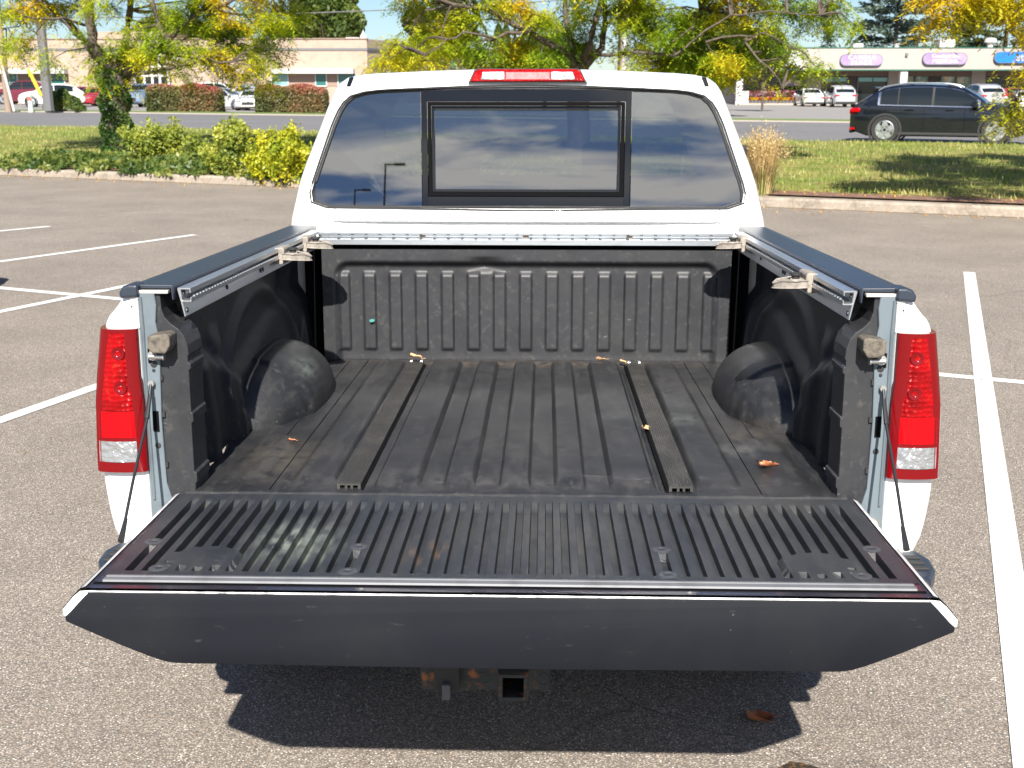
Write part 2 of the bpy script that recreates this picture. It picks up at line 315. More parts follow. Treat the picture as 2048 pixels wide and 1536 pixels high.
sheet('far_verge_left', [S(-150, V_ST1 + .4), S(-6, V_ST1 + .4), S(-6, V_ST1 + 3.2), S(-150, V_ST1 + 3.2)], .245, M['grassfar'])
sheet('far_sidewalk_right', [S(-6, V_ST1 + .4), S(150, V_ST1 + .4), S(150, V_ST1 + 2.2), S(-6, V_ST1 + 2.2)], .245, M['kerbfar'])
sheet('far_drive_left', [S(-150, V_ST1 + 3.3), S(-8, V_ST1 + 3.3), S(-8, 110), S(-150, 110)], .215, mat('pale_asphalt', (.24, .225, .21), .9))

# lot markings
def line(p, q, wd):
    p = np.array(p, float); q = np.array(q, float); d = (q - p) / np.linalg.norm(q - p); n = np.array([-d[1], d[0]]) * wd / 2
    return [tuple(p + n), tuple(q + n), tuple(q - n), tuple(p - n)]
def ext(p, q, a, b):
    p = np.array(p, float); q = np.array(q, float); d = q - p; return tuple(p + d * a), tuple(p + d * b)
for k, (p, q, wd) in enumerate([((4.267, 11.83), (1.30, 2.72), .11), (*ext((-3.057, 6.305), (-2.805, 7.043), -6, 5.2), .10),
        (*ext((-5.772, 12.30), (-4.369, 14.585), -2, 1), .10), (*ext((-4.51, 9.514), (-3.946, 10.713), -3, 3.0), .10),
        (*ext((-6.959, 14.922), (-6.548, 15.42), -7, 1.0), .10)]):
    o = sheet('parking_line', line(p, q, wd), .0045, M['paint'])
sheet('aisle_line', line((-16, 15.14), (22, -.44), .10), .0035, M['paint'])
# tar patch ring near the bottom edge
b = MB(); b.add([(.735 + .10 * math.cos(t) * (1 + .2 * math.sin(5 * t)), 2.87 + .075 * math.sin(t) * (1 + .2 * math.cos(3 * t)), .003) for t in np.linspace(0, 6.28, 24)[:-1]], [tuple(range(23))])
kind(b.build('oil_stain', mat('oily_grit', (.035, .028, .022), .5, var=[((.12, .07, .03), 90, .5, .6)])), 'structure')

# ================================================================== pickup truck
# shapes are written in the bed's own frame: x right, y forward from the tailgate hinge, z up from the bed floor
HZ = .888
RK = R(2.2)
truck = thing('pickup_truck', 'white pickup truck seen from behind, tailgate lowered, its black lined bed empty', 'pickup truck', (-.069, 2.675 - HZ * math.sin(RK), 0))
truck.rotation_euler = (-RK, 0, 0)
Z = (0, 0, HZ)
def part(b, name, m, parent=truck, **k):
    return b.build(name, m, parent, loc=Z if parent is truck else None, **k)

# --- cab
def lean(x, z, off=0.):
    y = 1.79 + .20 * max(z - .5, -.08) + off; k = (y + 2.71) / 4.53
    return (.069 + (x - .069) * k, y, .86 + (z - .86) * k)
def resample(out, c, n):
    """points where n rays from the centre c meet the closed outline"""
    res = []
    for k in range(n):
        th = 2 * math.pi * (k + .5) / n; d = (math.cos(th), math.sin(th)); best = None
        for i in range(len(out)):
            a, b_ = out[i], out[(i + 1) % len(out)]; ex, ez = b_[0] - a[0], b_[1] - a[1]
            den = d[0] * ez - d[1] * ex
            if abs(den) < 1e-9: continue
            t = ((a[0] - c[0]) * ez - (a[1] - c[1]) * ex) / den; u = ((a[0] - c[0]) * d[1] - (a[1] - c[1]) * d[0]) / den
            if t > 0 and -1e-6 <= u <= 1 + 1e-6 and (best is None or t < best): best = t
        res.append((c[0] + d[0] * best, c[1] + d[1] * best))
    return res
half_out = [(0, 1.082), (.2, 1.080), (.36, 1.075), (.56, 1.066), (.655, 1.058), (.695, 1.040), (.722, 1.005), (.745, .955), (.785, .86), (.842, .731), (.87, .655), (.905, .52), (.918, .42), (.92, .15), (.90, -.20), (0, -.20)]
half_win = [(0, 1.013), (.25, 1.011), (.40, 1.007), (.55, 1.001), (.625, .992), (.665, .976), (.694, .945), (.725, .885), (.81, .662), (.822, .62), (.818, .592), (.80, .576), (.775, .570), (.4, .568), (0, .568)]
sym = lambda h: h + [(-x, z) for x, z in h[::-1] if abs(x) > 1e-6]
outl, winl = sym(half_out), sym(half_win)
NR = 144; C0 = (0, .79)
ro = resample(outl, C0, NR); rw = resample(winl, C0, NR)
def shrink(r, d): 
    return [(C0[0] + (x - C0[0]) * (1 - d / max(.05, math.hypot(x - C0[0], z - C0[1]))), C0[1] + (z - C0[1]) * (1 - d / max(.05, math.hypot(x - C0[0], z - C0[1])))) for x, z in r]
rings = [[lean(*p, .035) for p in rw], [lean(*p, .004) for p in shrink(rw, -.004)], [lean(*p, 0) for p in shrink(rw, -.012)],
         [lean(*p, 0) for p in shrink(ro, .035)], [lean(*p, .006) for p in shrink(ro, .015)], [lean(*p, .022) for p in shrink(ro, .004)], [lean(*p, .05) for p in ro]]
for y, zs in ((2.2, 1.012), (3.0, 1.02), (3.9, 1.0)):
    rings.append([(lean(x, z)[0] * (1.02 if abs(x) > .7 else 1.0), y, lean(x, z)[2] * zs if z > .3 else lean(x, z)[2]) for x, z in ro])
for y, top, wx in ((4.75, .50, 1.05), (5.3, .46, 1.06), (5.75, .36, 1.04), (5.9, .18, .98), (5.92, -.2, .95)):
    rings.append([(lean(x, z)[0] * wx * (1.05 if z > .6 else 1), y, min(lean(x, z)[2], top - .06 * (abs(x) / .9) ** 2 if z > .3 else 9)) for x, z in ro])
Pr = np.array([r + [r[0]] for r in rings]); keep = np.ones((len(rings) - 1, NR), bool)
for j in range(NR):
    if ro[j][1] > .60: keep[9, j] = False          # windscreen opening
cabm = MB().grid(Pr, keep); cab = part(cabm, 'cab', M['white'], smooth=38)
# pressed crease under the rear window, left and right seams
b = MB()
Pc = []
for x in np.linspace(-.80, .80, 33):
    e = min(1, (1 - abs(x) / .80) * 8)
    Pc.append([(x, lean(0, z)[1] - d * e - .0012, lean(0, z)[2]) for z, d in ((.545, 0), (.538, .004), (.522, .016), (.519, .016), (.514, .002), (.510, 0))])
b.grid(np.array(Pc)); part(b, 'rear_crease', M['white'], cab, smooth=60)
b = MB()
for s_ in (-1, 1): b.tube([lean(s_ * .735, .565, -.001), lean(s_ * .737, .49, -.001)], .0016, 5)
each(b, 'panel_seam', M['rubber'], cab)
b = MB(); ring = [lean(*p, -.001) for p in shrink(rw, -.010)]; b.tube(ring + [ring[0]], .0035, 6); part(b, 'window_seal', M['rubber'], cab, smooth=60)
b = MB(); b.tube([lean(*p, .012) for p in shrink(rw, .004)] + [lean(*shrink(rw, .004)[0], .012)], .006, 6); part(b, 'window_gasket', M['rubber'], cab, smooth=60)
# side glass of the rear window: two fixed panes and one sliding panel in a frame
def pane(x0, x1):
    b = MB(); xs = np.linspace(x0, x1, 14); P = []
    up = lambda x: np.interp(abs(x), [p[0] for p in half_win[:9]], [p[1] for p in half_win[:9]])
    def lo(x):
        h = half_win[8:][::-1]; return np.interp(abs(x), [p[0] for p in h], [p[1] for p in h])
    for x in xs:
        zu, zl = (up(x) + .005, lo(x) - .005) if abs(x) < .81 else (.70 - (abs(x) - .81) * 4, .578); P.append([lean(x, zl + (zu - zl) * t, .014) for t in np.linspace(0, 1, 9)])
    return b.grid(np.array(P))
for x0, x1 in ((-.829, -.40), (.829, .395)): part(pane(x0, x1), 'fixed_rear_pane', M['privacy'], cab, smooth=60)
b = MB()
def frame(b, x0, x1, z0, z1, t, o0, o1, tt=None, tb=None):
    tt = tt or t; tb = tb or t
    for (a0, a1, c0, c1) in ((x0, x0 + t, z0, z1), (x1 - t, x1, z0, z1), (x0 + t, x1 - t, z1 - tt, z1), (x0 + t, x1 - t, z0, z0 + tb)):
        v = [lean(a, c, o) for o in (o0, o1) for a, c in ((a0, c0), (a1, c0), (a1, c1), (a0, c1))]
        b.add(v, [(0, 1, 2, 3), (4, 7, 6, 5), (0, 4, 5, 1), (1, 5, 6, 2), (2, 6, 7, 3), (3, 7, 4, 0)])
frame(b, -.398, .392, .572, 1.008, .022, .008, .03, .045, .040)
M['frameblack'] = mat('satin_black_frame', (.008, .009, .011), .05, ior=1.42)
slf = part(b, 'sliding_window_frame', M['frameblack'], cab, bevel=.0006, seg=1)
b = MB(); frame(b, -.374, .368, .613, .962, .014, .0, .02); part(b, 'slider_surround', M['black'], slf)
b = MB(); frame(b, -.359, .353, .628, .947, .010, .010, .03); part(b, 'slider_rim', M['frameblack'], slf, bevel=.0006, seg=1)
b = MB(); v = [lean(x, z, .028) for x, z in ((-.350, .637), (.345, .637), (.345, .938), (-.350, .938))]; b.add(v, [(0, 1, 2, 3)]); part(b, 'sliding_pane', M['privacy'], slf)
# third brake lamp on the roof edge
def ribbon(pts, y0, y1):
    b = MB(); v = [lean(x, z, y0 - .02 * 0) for x, z in pts] + [lean(x, z, y1) for x, z in pts]; n = len(pts)
    return b.add(v, [tuple(range(n)), tuple(range(n, 2 * n))[::-1]] + [(k, n + k, n + (k + 1) % n, (k + 1) % n) for k in range(n)])
bl = part(ribbon([(-.221, 1.030), (.226, 1.030), (.200, 1.078), (.186, 1.0835), (-.181, 1.0835), (-.197, 1.078)], -.014, .03), 'brake_light', M['rubber'], cab, bevel=.003)
part(ribbon([(-.213, 1.0365), (.218, 1.0365), (.197, 1.0750), (.184, 1.0805), (-.179, 1.0805), (-.193, 1.0750)], -.020, .0), 'red_lens', M['redlens'], bl, bevel=.003)
for a in (-1, 1):
    c = .0025
    part(ribbon([(c + a * .086, 1.043), (c + a * .176, 1.043), (c + a * .168, 1.072), (c + a * .086, 1.072)][::a], -.0235, -.012), 'cargo_lamp_lens', M['chromeglass'], bl, bevel=.002)
part(ribbon([(-.080, 1.043), (.085, 1.043), (.085, 1.071), (-.080, 1.071)], -.0225, -.012), 'stop_lens', mat('milky_red_lens', (.62, .06, .06), .2, coat=1, var=[((.5, .12, .12), 60, .4, .6)]), bl, bevel=.002)
for s_ in (-1, 1):
    b = MB(); b.add([lean(s_ * x, z, o) for x, z, o in ((.650, 1.054, -.004), (.666, 1.051, -.004), (.679, 1.018, -.004), (.663, 1.018, -.004), (.650, 1.054, .012), (.666, 1.051, .012), (.679, 1.018, .03), (.663, 1.018, .03))], [(0, 1, 2, 3), (4, 5, 6, 7), (0, 1, 5, 4), (1, 2, 6, 5), (2, 3, 7, 6), (3, 0, 4, 7)])
    dt = part(b, 'roof_drip_strip', M['frameblack'], cab)
    b = MB(); b.add([lean(s_ * x, z, o) for x, z, o in ((.664, 1.016, -.006), (.679, 1.016, -.006), (.683, .997, -.006), (.668, .997, -.006), (.664, 1.016, .02), (.679, 1.016, .02), (.683, .997, .02), (.668, .997, .02))], [(0, 1, 2, 3), (0, 1, 5, 4), (1, 2, 6, 5), (2, 3, 7, 6), (3, 0, 4, 7)])
    part(b, 'strip_end', M['bolt'], dt)
# windscreen and side windows, seats, mirrors
b = MB(); P = []
for j in range(NR):
    if ro[j][1] > .60 and abs(ro[j][0]) < .9: P.append([rings[9][j], rings[10][j]])
b.grid(np.array(P)); part(b, 'windscreen', M['windshield'], cab, smooth=60)
cs_ = sorted((q_[2] * 1.012, q_[0] * (1.02 if abs(q_[0]) > .7 else 1.0)) for q_ in [lean(x, z) for x, z in ro if x > .3 and z > .2]); cz_ = [q_[0] for q_ in cs_]; cx_ = [q_[1] for q_ in cs_]
for s_ in (-1, 1):
    for y0, y1 in ((2.25, 2.97), (3.05, 3.86)):
        b = MB(); P = []
        for y in np.linspace(y0, y1, 5): P.append([(s_ * (np.interp(z, cz_, cx_) + .005), y, z) for z in np.linspace(.57, .93, 7)])
        part(b.grid(np.array(P)), 'side_window', M['glassdark'], cab, smooth=60)
    b = MB(); b.box(s_ * .93, s_ * 1.02, 4.0, 4.04, .60, .64); b.box(s_ * 1.0, s_ * 1.19, 3.96, 4.06, .52, .78); part(b, 'wing_mirror', M['rubber'], cab, bevel=.02)
    b = MB(); b.box(s_ * .12, s_ * .62, 3.1, 3.25, -.1, .62); b.box(s_ * .25, s_ * .49, 3.12, 3.22, .62, .80); part(b, 'front_seat', M['seat'], cab, bevel=.03)
b = MB(); b.box(-.70, .70, 2.02, 2.16, -.1, .56); part(b, 'rear_bench', M['seat'], cab, bevel=.04)
b = MB(); b.box(-.85, .85, 2.05, 4.9, -.15, -.1); b.box(-.80, .80, 4.3, 4.75, -.1, .50); part(b, 'dashboard', M['seat'], cab)

# --- bed sides (outer panels)
zl = np.array([.475, .47, .455, .44, .428, .415, .40, .30, .23, .15, .10, .07] + list(np.arange(.055, -.301, -.012)))
xo = np.interp(-zl, -np.array([.48, .47, .455, .44, .428, .41, .40, .30, .23, .06, .03, 0, -.06, -.10, -.14, -.2, -.30]), [.922, .929, .940, .952, .964, .974, .976, .990, .999, 1.006, 1.005, 1.003, .996, .988, .972, .97, .96])
ys = np.concatenate([[.03, .06, .12, .2, .3, .4], np.linspace(.46, 1.54, 100), [1.6, 1.76]])
ARC = (1.0, -.44, .485)
for s_ in (-1, 1):
    P = []
    for z, x in zip(zl, xo):
        row = [(.884, .010, z), (.886, .001, z), (.90, -.002, z), (x - .045, -.002, z), (x - .022, .002, z), (x - .008, .011, z), (x - .001, .028, z)]
        row += [(x + (.018 * math.exp(-((math.hypot(y - ARC[0], z - ARC[1]) - ARC[2]) / .05) ** 2)), y + .01, z) for y in ys]
        P.append([(s_ * a, y_, z_) for a, y_, z_ in row])
    P = np.array(P); c = (P[:-1, :-1] + P[1:, 1:]) / 2
    keep = ~((c[..., 2] < -.14) & (c[..., 1] < .42)) & (np.hypot(c[..., 1] - ARC[0], c[..., 2] - ARC[1]) > ARC[2])
    bs = part(MB().grid(P, keep), 'bedside_panel', M['white'], smooth=40)
    b = MB(); b.tube([(s_ * (float(np.interp(-z, -zl, xo)) + .016), ARC[0] + ARC[2] * math.cos(t_), z) for t_ in np.linspace(R(18), R(162), 40) for z in [ARC[1] + ARC[2] * math.sin(t_)]], .014, 8); part(b, 'arch_lip', M['white'], bs, smooth=60)
    b = MB(); b.add([(s_ * x, y, z) for x, y, z in [(.884, .01, .475), (.924, .01, .475), (.924, 1.76, .475), (.884, 1.76, .475)]], [(0, 1, 2, 3)]); part(b, 'panel_top', M['white'], bs)
    # painted jamb with holes
    b = MB(); b.prism([(s_ * x, z) for x, z in ((.885, .484), (.846, .490), (.842, .455), (.846, .415), (.838, .36), (.842, .30), (.846, .18), (.843, .02), (.828, -.035), (.815, -.065), (.862, -.09), (.885, -.10))][::-1 if s_ > 0 else 1], 'y', .003, .06)
    jb = part(b, 'jamb', M['jamb'], bevel=.003)
    b = MB(); b.tube([(s_ * .878, .001, .475), (s_ * .876, .001, .40), (s_ * .877, .001, .2), (s_ * .875, .001, -.02)], .004, 6); part(b, 'jamb_bead', M['jamb'], jb, smooth=60)
    b = MB()
    for x, z, r in ((.856, .315, .008), (.857, .300, .004), (.858, .115, .007)): b.lathe([(r, .0), (r, -.002), (r * .6, -.0025), (0, -.0025)], 'y', (s_ * x, .003, z), 12)
    each(b, 'jamb_plug', M['rubber'], jb, smooth=40)
    b = MB(); b.box(s_ * .852, s_ * .866, .0, .004, .150, .200); part(b, 'jamb_slot', M['black'], jb)
    # hinge cup at the foot of the jamb
    b = MB(); b.lathe([(.0, -.012), (.016, -.012), (.020, -.006), (.020, .006)], 'y', (s_ * .855, .0, -.070), 18); part(b, 'hinge_cup', mat('stained_washer', (.62, .50, .36), .5, .3, var=[((.45, .18, .06), 70, .45, .6)]), jb, smooth=50)
    # tailgate stop rubber and striker bolt
    b = MB(); b.prism([(s_ * x, z) for x, z in ((.852, .390), (.812, .396), (.800, .392), (.800, .366), (.812, .348), (.845, .350), (.853, .362))][::-1 if s_ > 0 else 1], 'y', -.045, .012)
    part(b, 'gate_stop', M['rubberbrown'], bevel=.004)
    b = MB(); b.tube([(s_ * .853, -.002, .338), (s_ * .853, -.012, .338)], .012, 12); b.tube([(s_ * .857, -.020, .338), (s_ * .826, -.020, .337)], .0065, 10); b.tube([(s_ * .826, -.020, .337), (s_ * .822, -.020, .337)], .009, 10); part(b, 'striker', M['bolt'], smooth=40)
    b = MB(); b.add([(s_ * x, y, z) for x, y, z in ((.868, .0, .352), (.861, .0, .352), (.861, .0, .318), (.868, .0, .318), (.868, .003, .352), (.861, .003, .352), (.861, .003, .318), (.868, .003, .318))], [(0, 1, 2, 3), (0, 1, 5, 4), (1, 2, 6, 5), (2, 3, 7, 6), (3, 0, 4, 7)]); part(b, 'striker_plate', M['black'], jb)
    # cable, with its sheath and eyelets
    b = MB(); b.tube([(s_ * .862, -.010, .268), (s_ * .862, -.028, .235), (s_ * .861, -.06, .19), (s_ * .852, -.20, .085), (s_ * .846, -.30, -.002)], .0036, 7)
    cb_ = part(b, 'tailgate_cable', M['darkmetal'], smooth=60)
    b = MB(); b.tube([(s_ * .862, -.004, .270), (s_ * .862, -.012, .270)], .0075, 12); part(b, 'cable_bolt', M['bolt'], cb_, smooth=40)
    b = MB(); b.tube([(s_ * .862, -.018, .25), (s_ * .8615, -.055, .196)], [.0045, .0062], 8); b.tube([(s_ * .8475, -.27, .022), (s_ * .845, -.315, -.014)], [.0045, .0075], 8); each(b, 'cable_sheath', M['darkmetal'], cb_, smooth=40)
    # tail lamp
    lx = lambda z: np.interp(z, [.055, .10, .23, .30, .40], [1.010, 1.009, 1.003, .994, .979])
    def lens(z0, z1, name, m, parent, lift=0., x0=.886, inset=0.):
        P = []
        for z in np.linspace(z0, z1, 7):
            X = lx(z) - inset
            ip = x0 - (.004 if z < .25 else 0)
            row = [(ip, .004, z), (ip + .002, -.012 - lift, z), (ip + .010, -.018 - lift, z)] + [(ip + .012 + (X - .018 - ip - .012) * t, -.018 - lift - .006 * math.sin(math.pi * t), z) for t in (.2, .4, .6, .8, 1)]
            row += [(X - .006 + lift * .5, -.010 - lift, z), (X + .001 + lift * .5, .008, z), (X + .004 + lift * .5, .04, z), (X + .003, .10, z), (X - .003, .13, z)] if inset == 0 else [(X - .006, -.013 - lift, z), (X - .002, .0, z)]
            P.append([(s_ * a, y, q) for a, y, q in row])
        b = MB().grid(np.array(P)); n = len(P[0])
        b.add([tuple(p) for p in P[-1]], [tuple(range(n))]); b.add([tuple(p) for p in P[0]], [tuple(range(n))])
        return part(b, name, m, parent, smooth=35)
    tl = lens(.054, .402, 'tail_light', M['reddeep'], truck)
    lens(.205, .392, 'prism_lens', M['redlens'], tl, .0025, .900, .010)
    lens(.140, .204, 'stop_lens', M['redplain'], tl, .0025, .898, .008)
    lens(.080, .131, 'reversing_lens', M['chromeglass'], tl, .0030, .898, .008)
    b = MB()
    for z in (.345, .262):
        b.lathe([(.016, -.0255), (.0155, -.0275), (.008, -.0272), (.006, -.0255)], 'y', (s_ * .930, .0, z), 20)
    each(b, 'bulb_socket', M['reddeep'], tl, smooth=50)
    # rear step corner of the bumper
    b = MB(); b.prism([(s_ * x, y) for x, y in ((.84, .02), (.975, .02), (.992, -.04), (.985, -.10), (.955, -.165), (.91, -.20), (.84, -.20))][::-1 if s_ > 0 else 1], 'z', -.185, -.135)
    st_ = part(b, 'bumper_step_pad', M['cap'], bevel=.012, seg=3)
    b = MB()
    for y in (-.05, -.085, -.12): b.box(s_ * .86, s_ * .965, y, y + .014, -.136, -.129)
    each(b, 'step_tread', M['rubber'], st_, bevel=.002)
# chrome bumper
b = MB(); b.prism([(y, z) for y, z in ((.03, -.19), (-.165, -.19), (-.185, -.21), (-.178, -.25), (-.14, -.27), (.03, -.27))], 'x', -.915, .915)
part(b, 'rear_bumper', M['chrome'], bevel=.02, seg=3)

# --- rails, caps
for s_ in (-1, 1):
    b = MB(); b.prism([(s_ * x, z) for x, z in ((.803, .467), (.806, .467), (.808, .494), (.884, .494), (.905, .488), (.916, .474), (.921, .474), (.9205, .486), (.911, .4985), (.885, .503), (.806, .502), (.803, .498))][::-1 if s_ > 0 else 1], 'y', .012, 1.80)
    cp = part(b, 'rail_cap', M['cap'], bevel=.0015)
    b = MB(); b.prism([(s_ * x, z) for x, z in ((.879, .476), (.9225, .472), (.9235, .488), (.914, .5015), (.900, .507), (.879, .507))][::-1 if s_ > 0 else 1], 'y', -.012, .05)
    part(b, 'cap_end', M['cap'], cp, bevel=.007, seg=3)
    b = MB(); b.box(s_ * .812, s_ * .884, .002, .05, .483, .491); b.box(s_ * .8825, s_ * .886, -.0, .04, .40, .484); part(b, 'top_flange', mat('bare_flange', (.50, .49, .46), .5, .3), bevel=.002)
    # C channel rail with lips
    b = MB(); b.prism([(s_ * x, z) for x, z in ((.800, .493), (.768, .493), (.768, .481), (.771, .481), (.771, .489), (.792, .489), (.789, .463), (.770, .463), (.770, .471), (.767, .471), (.767, .459), (.789, .459), (.783, .424), (.786, .424), (.793, .459), (.800, .488))][::-1 if s_ > 0 else 1], 'y', .035, 1.66)
    rl = part(b, 'utility_rail', M['silver'], bevel=.0008, seg=1)
    b = MB()
    for k in range(62): b.box(s_ * .7655, s_ * .771, .06 + k * .026, .072 + k * .026, .4695, .4735)
    part(b, 'rail_notch', M['silver'], rl)
    b = MB()
    for y, z in ((.055, .478), (.055, .437), (.42, .444), (.80, .444), (.83, .444), (1.2, .444), (1.5, .444)): b.lathe([(.007, .0), (.006, -.004 * s_), (0, -.004 * s_)], 'x', (s_ * (.787 if z < .47 else .792), y, z), 10)
    each(b, 'rail_screw', M['darkmetal'], rl, smooth=30)
# bulkhead rail
b = MB(); b.prism([(1.645, .442), (1.645, .462), (1.652, .463), (1.652, .467), (1.678, .467), (1.678, .478), (1.655, .478), (1.655, .489), (1.66, .492), (1.70, .492), (1.70, .442)], 'x', -.775, .765)
fr = part(b, 'front_rail', M['silver'], bevel=.001, seg=1)
b = MB()
for k in range(28): b.box(-.70 + k * .051, -.689 + k * .051, 1.6515, 1.654, .4785, .4815); b.box(-.70 + k * .051, -.689 + k * .051, 1.651, 1.6535, .463, .4665)
kind(part(b, 'rail_perforation', M['darkmetal'], fr), 'stuff')
b = MB()
for x in (-.385, 0, .385): b.lathe([(.011, 1.675), (.010, 1.668), (.004, 1.668), (.004, 1.671), (0, 1.671)], 'y', (x, 0, .4725), 14)
each(b, 'rail_screw', mat('rusty_screw', (.24, .19, .14), .6, .5), fr, smooth=30)
b = MB(); b.box(-.775, .765, 1.705, 1.74, .441, .497); part(b, 'bulkhead_top', M['white'], bevel=.004)
b = MB(); b.box(-.84, .84, 1.722, 1.755, -.2, .440); part(b, 'bulkhead_backing', M['black'])

# --- liners as height fields
def sm(e0, e1, x): t = np.clip((x - e0) / (e1 - e0), 0, 1); return t * t * (3 - 2 * t)
# floor
xs = np.linspace(-.80, .80, 401); ysf = np.concatenate([[.0, .01], np.linspace(.02, 1.715, 120)])
X, Y = np.meshgrid(xs, ysf, indexing='ij')
def rib(a, b_, y0=.07, y1=1.60, soft=.009, h=.018): return h * sm(a - soft, a + soft * .4, X) * (1 - sm(b_ - soft * .4, b_ + soft, X)) * sm(y0 - .03, y0 + .02, Y) * (1 - sm(y1 - .02, y1 + .03, Y))
H = np.zeros_like(X)
for c_, wd in ((0, .066), (.137, .066), (-.137, .066), (.29, .10), (-.29, .10)): H = np.maximum(H, rib(c_ - wd / 2, c_ + wd / 2))
for s_ in (-1, 1):
    a, b_ = sorted((s_ * .455, s_ * .548)); H = np.maximum(H, rib(a, b_, .10, 1.62, .014, .013))
    a, b_ = sorted((s_ * .66, s_ * .72)); H = np.maximum(H, rib(a, b_, .12, .52, .03, .010))
    a, b_ = sorted((s_ * .360, s_ * .445)); H -= rib(a, b_, .045, 1.62, .008, .006)
H += .0008 * np.sin(X * 37 + Y * 11) * np.cos(Y * 17) 
H[:, 0] -= .012; H[:, 1] -= .002
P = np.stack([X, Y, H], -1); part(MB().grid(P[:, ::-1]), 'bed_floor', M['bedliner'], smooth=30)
b = MB()
for s_ in (-1, 1):
    b.box(s_ * .598 - .0012, s_ * .598 + .0012, .02, 1.66, -.001, .0012); b.box(s_ * .668 - .0008, s_ * .668 + .0008, .55, 1.66, -.001, .0012)
each(b, 'floor_seam', M['black'], truck)
# floor track strips
for s_ in (-1, 1):
    b = MB(); c = s_ * .405; prof = [(c - .029, .000), (c - .029, .011)]
    for k in range(9): x0 = c - .029 + k * .0064; prof += [(x0 + .0012, .0140), (x0 + .0046, .0140), (x0 + .0058, .0128)]
    prof += [(c + .029, .011), (c + .029, .000), (c + .022, .000), (c + .022, .009), (c + .010, .009), (c + .010, .0), (c + .004, 0), (c + .004, .009), (c - .004, .009), (c - .004, 0), (c - .010, 0), (c - .010, .009), (c - .022, .009), (c - .022, 0)]
    b.prism(prof[::-1], 'y', .035, 1.575)
    tr_ = part(b, 'floor_track', mat('ribbed_track_rubber', (.030, .029, .027), .6, var=[((.055, .051, .045), 14, .45, .7)]), smooth=25)
    b = MB(); b.box(c - .024, c - .014, 1.575, 1.61, .0, .018); b.box(c + .014, c + .024, 1.575, 1.61, .0, .018); b.box(c - .024, c + .024, 1.575, 1.60, .0, .006); part(b, 'track_end', M['silver'], tr_, bevel=.001)
    b = MB(); b.box(c - s_ * .033 - .0035, c - s_ * .033 + .0035, .03, 1.59, -.004, .0025); part(b, 'track_gap', M['black'], tr_)
# bulkhead liner
xs = np.linspace(-.765, .765, 421); zs = np.linspace(0, .425, 106); X, Zz = np.meshgrid(xs, zs, indexing='ij')
r = .06; dxr = np.abs(X) - (.725 - r); dzr = Zz - (.382 - r)
dist = np.hypot(np.maximum(dxr, 0), np.maximum(dzr, 0)) + np.minimum(np.maximum(dxr, dzr), 0) - r    # <0 inside the rounded field
D = -.028 * sm(.0, -.030, dist)                      # field is pressed forward, away from the viewer
for k in range(15):
    cx = (k - 7) * .0985; D += .012 * sm(cx - .027, cx - .018, X) * (1 - sm(cx + .018, cx + .027, X)) * sm(.030, .048, Zz) * (1 - sm(.318, .342, Zz))
D += .001 * sm(.02, .0, Zz) - .016 * np.exp(-(((X + .155) / .05) ** 2)) * sm(.325, .36, Zz) * (1 - sm(.375, .40, Zz))
P = np.stack([X, 1.672 - D, Zz], -1); part(MB().grid(P), 'bulkhead_liner', M['bulkliner'], smooth=50)
b = MB(); b.add([(-.592, 1.6845, .155), (-.581, 1.6845, .160), (-.570, 1.6845, .157), (-.575, 1.6845, .149), (-.588, 1.6845, .147)], [(0, 1, 2, 3, 4)]); b.v[-1][:, 1] -= .0135
part(b, 'paint_chip', mat('teal_smear', (.05, .24, .22), .6))
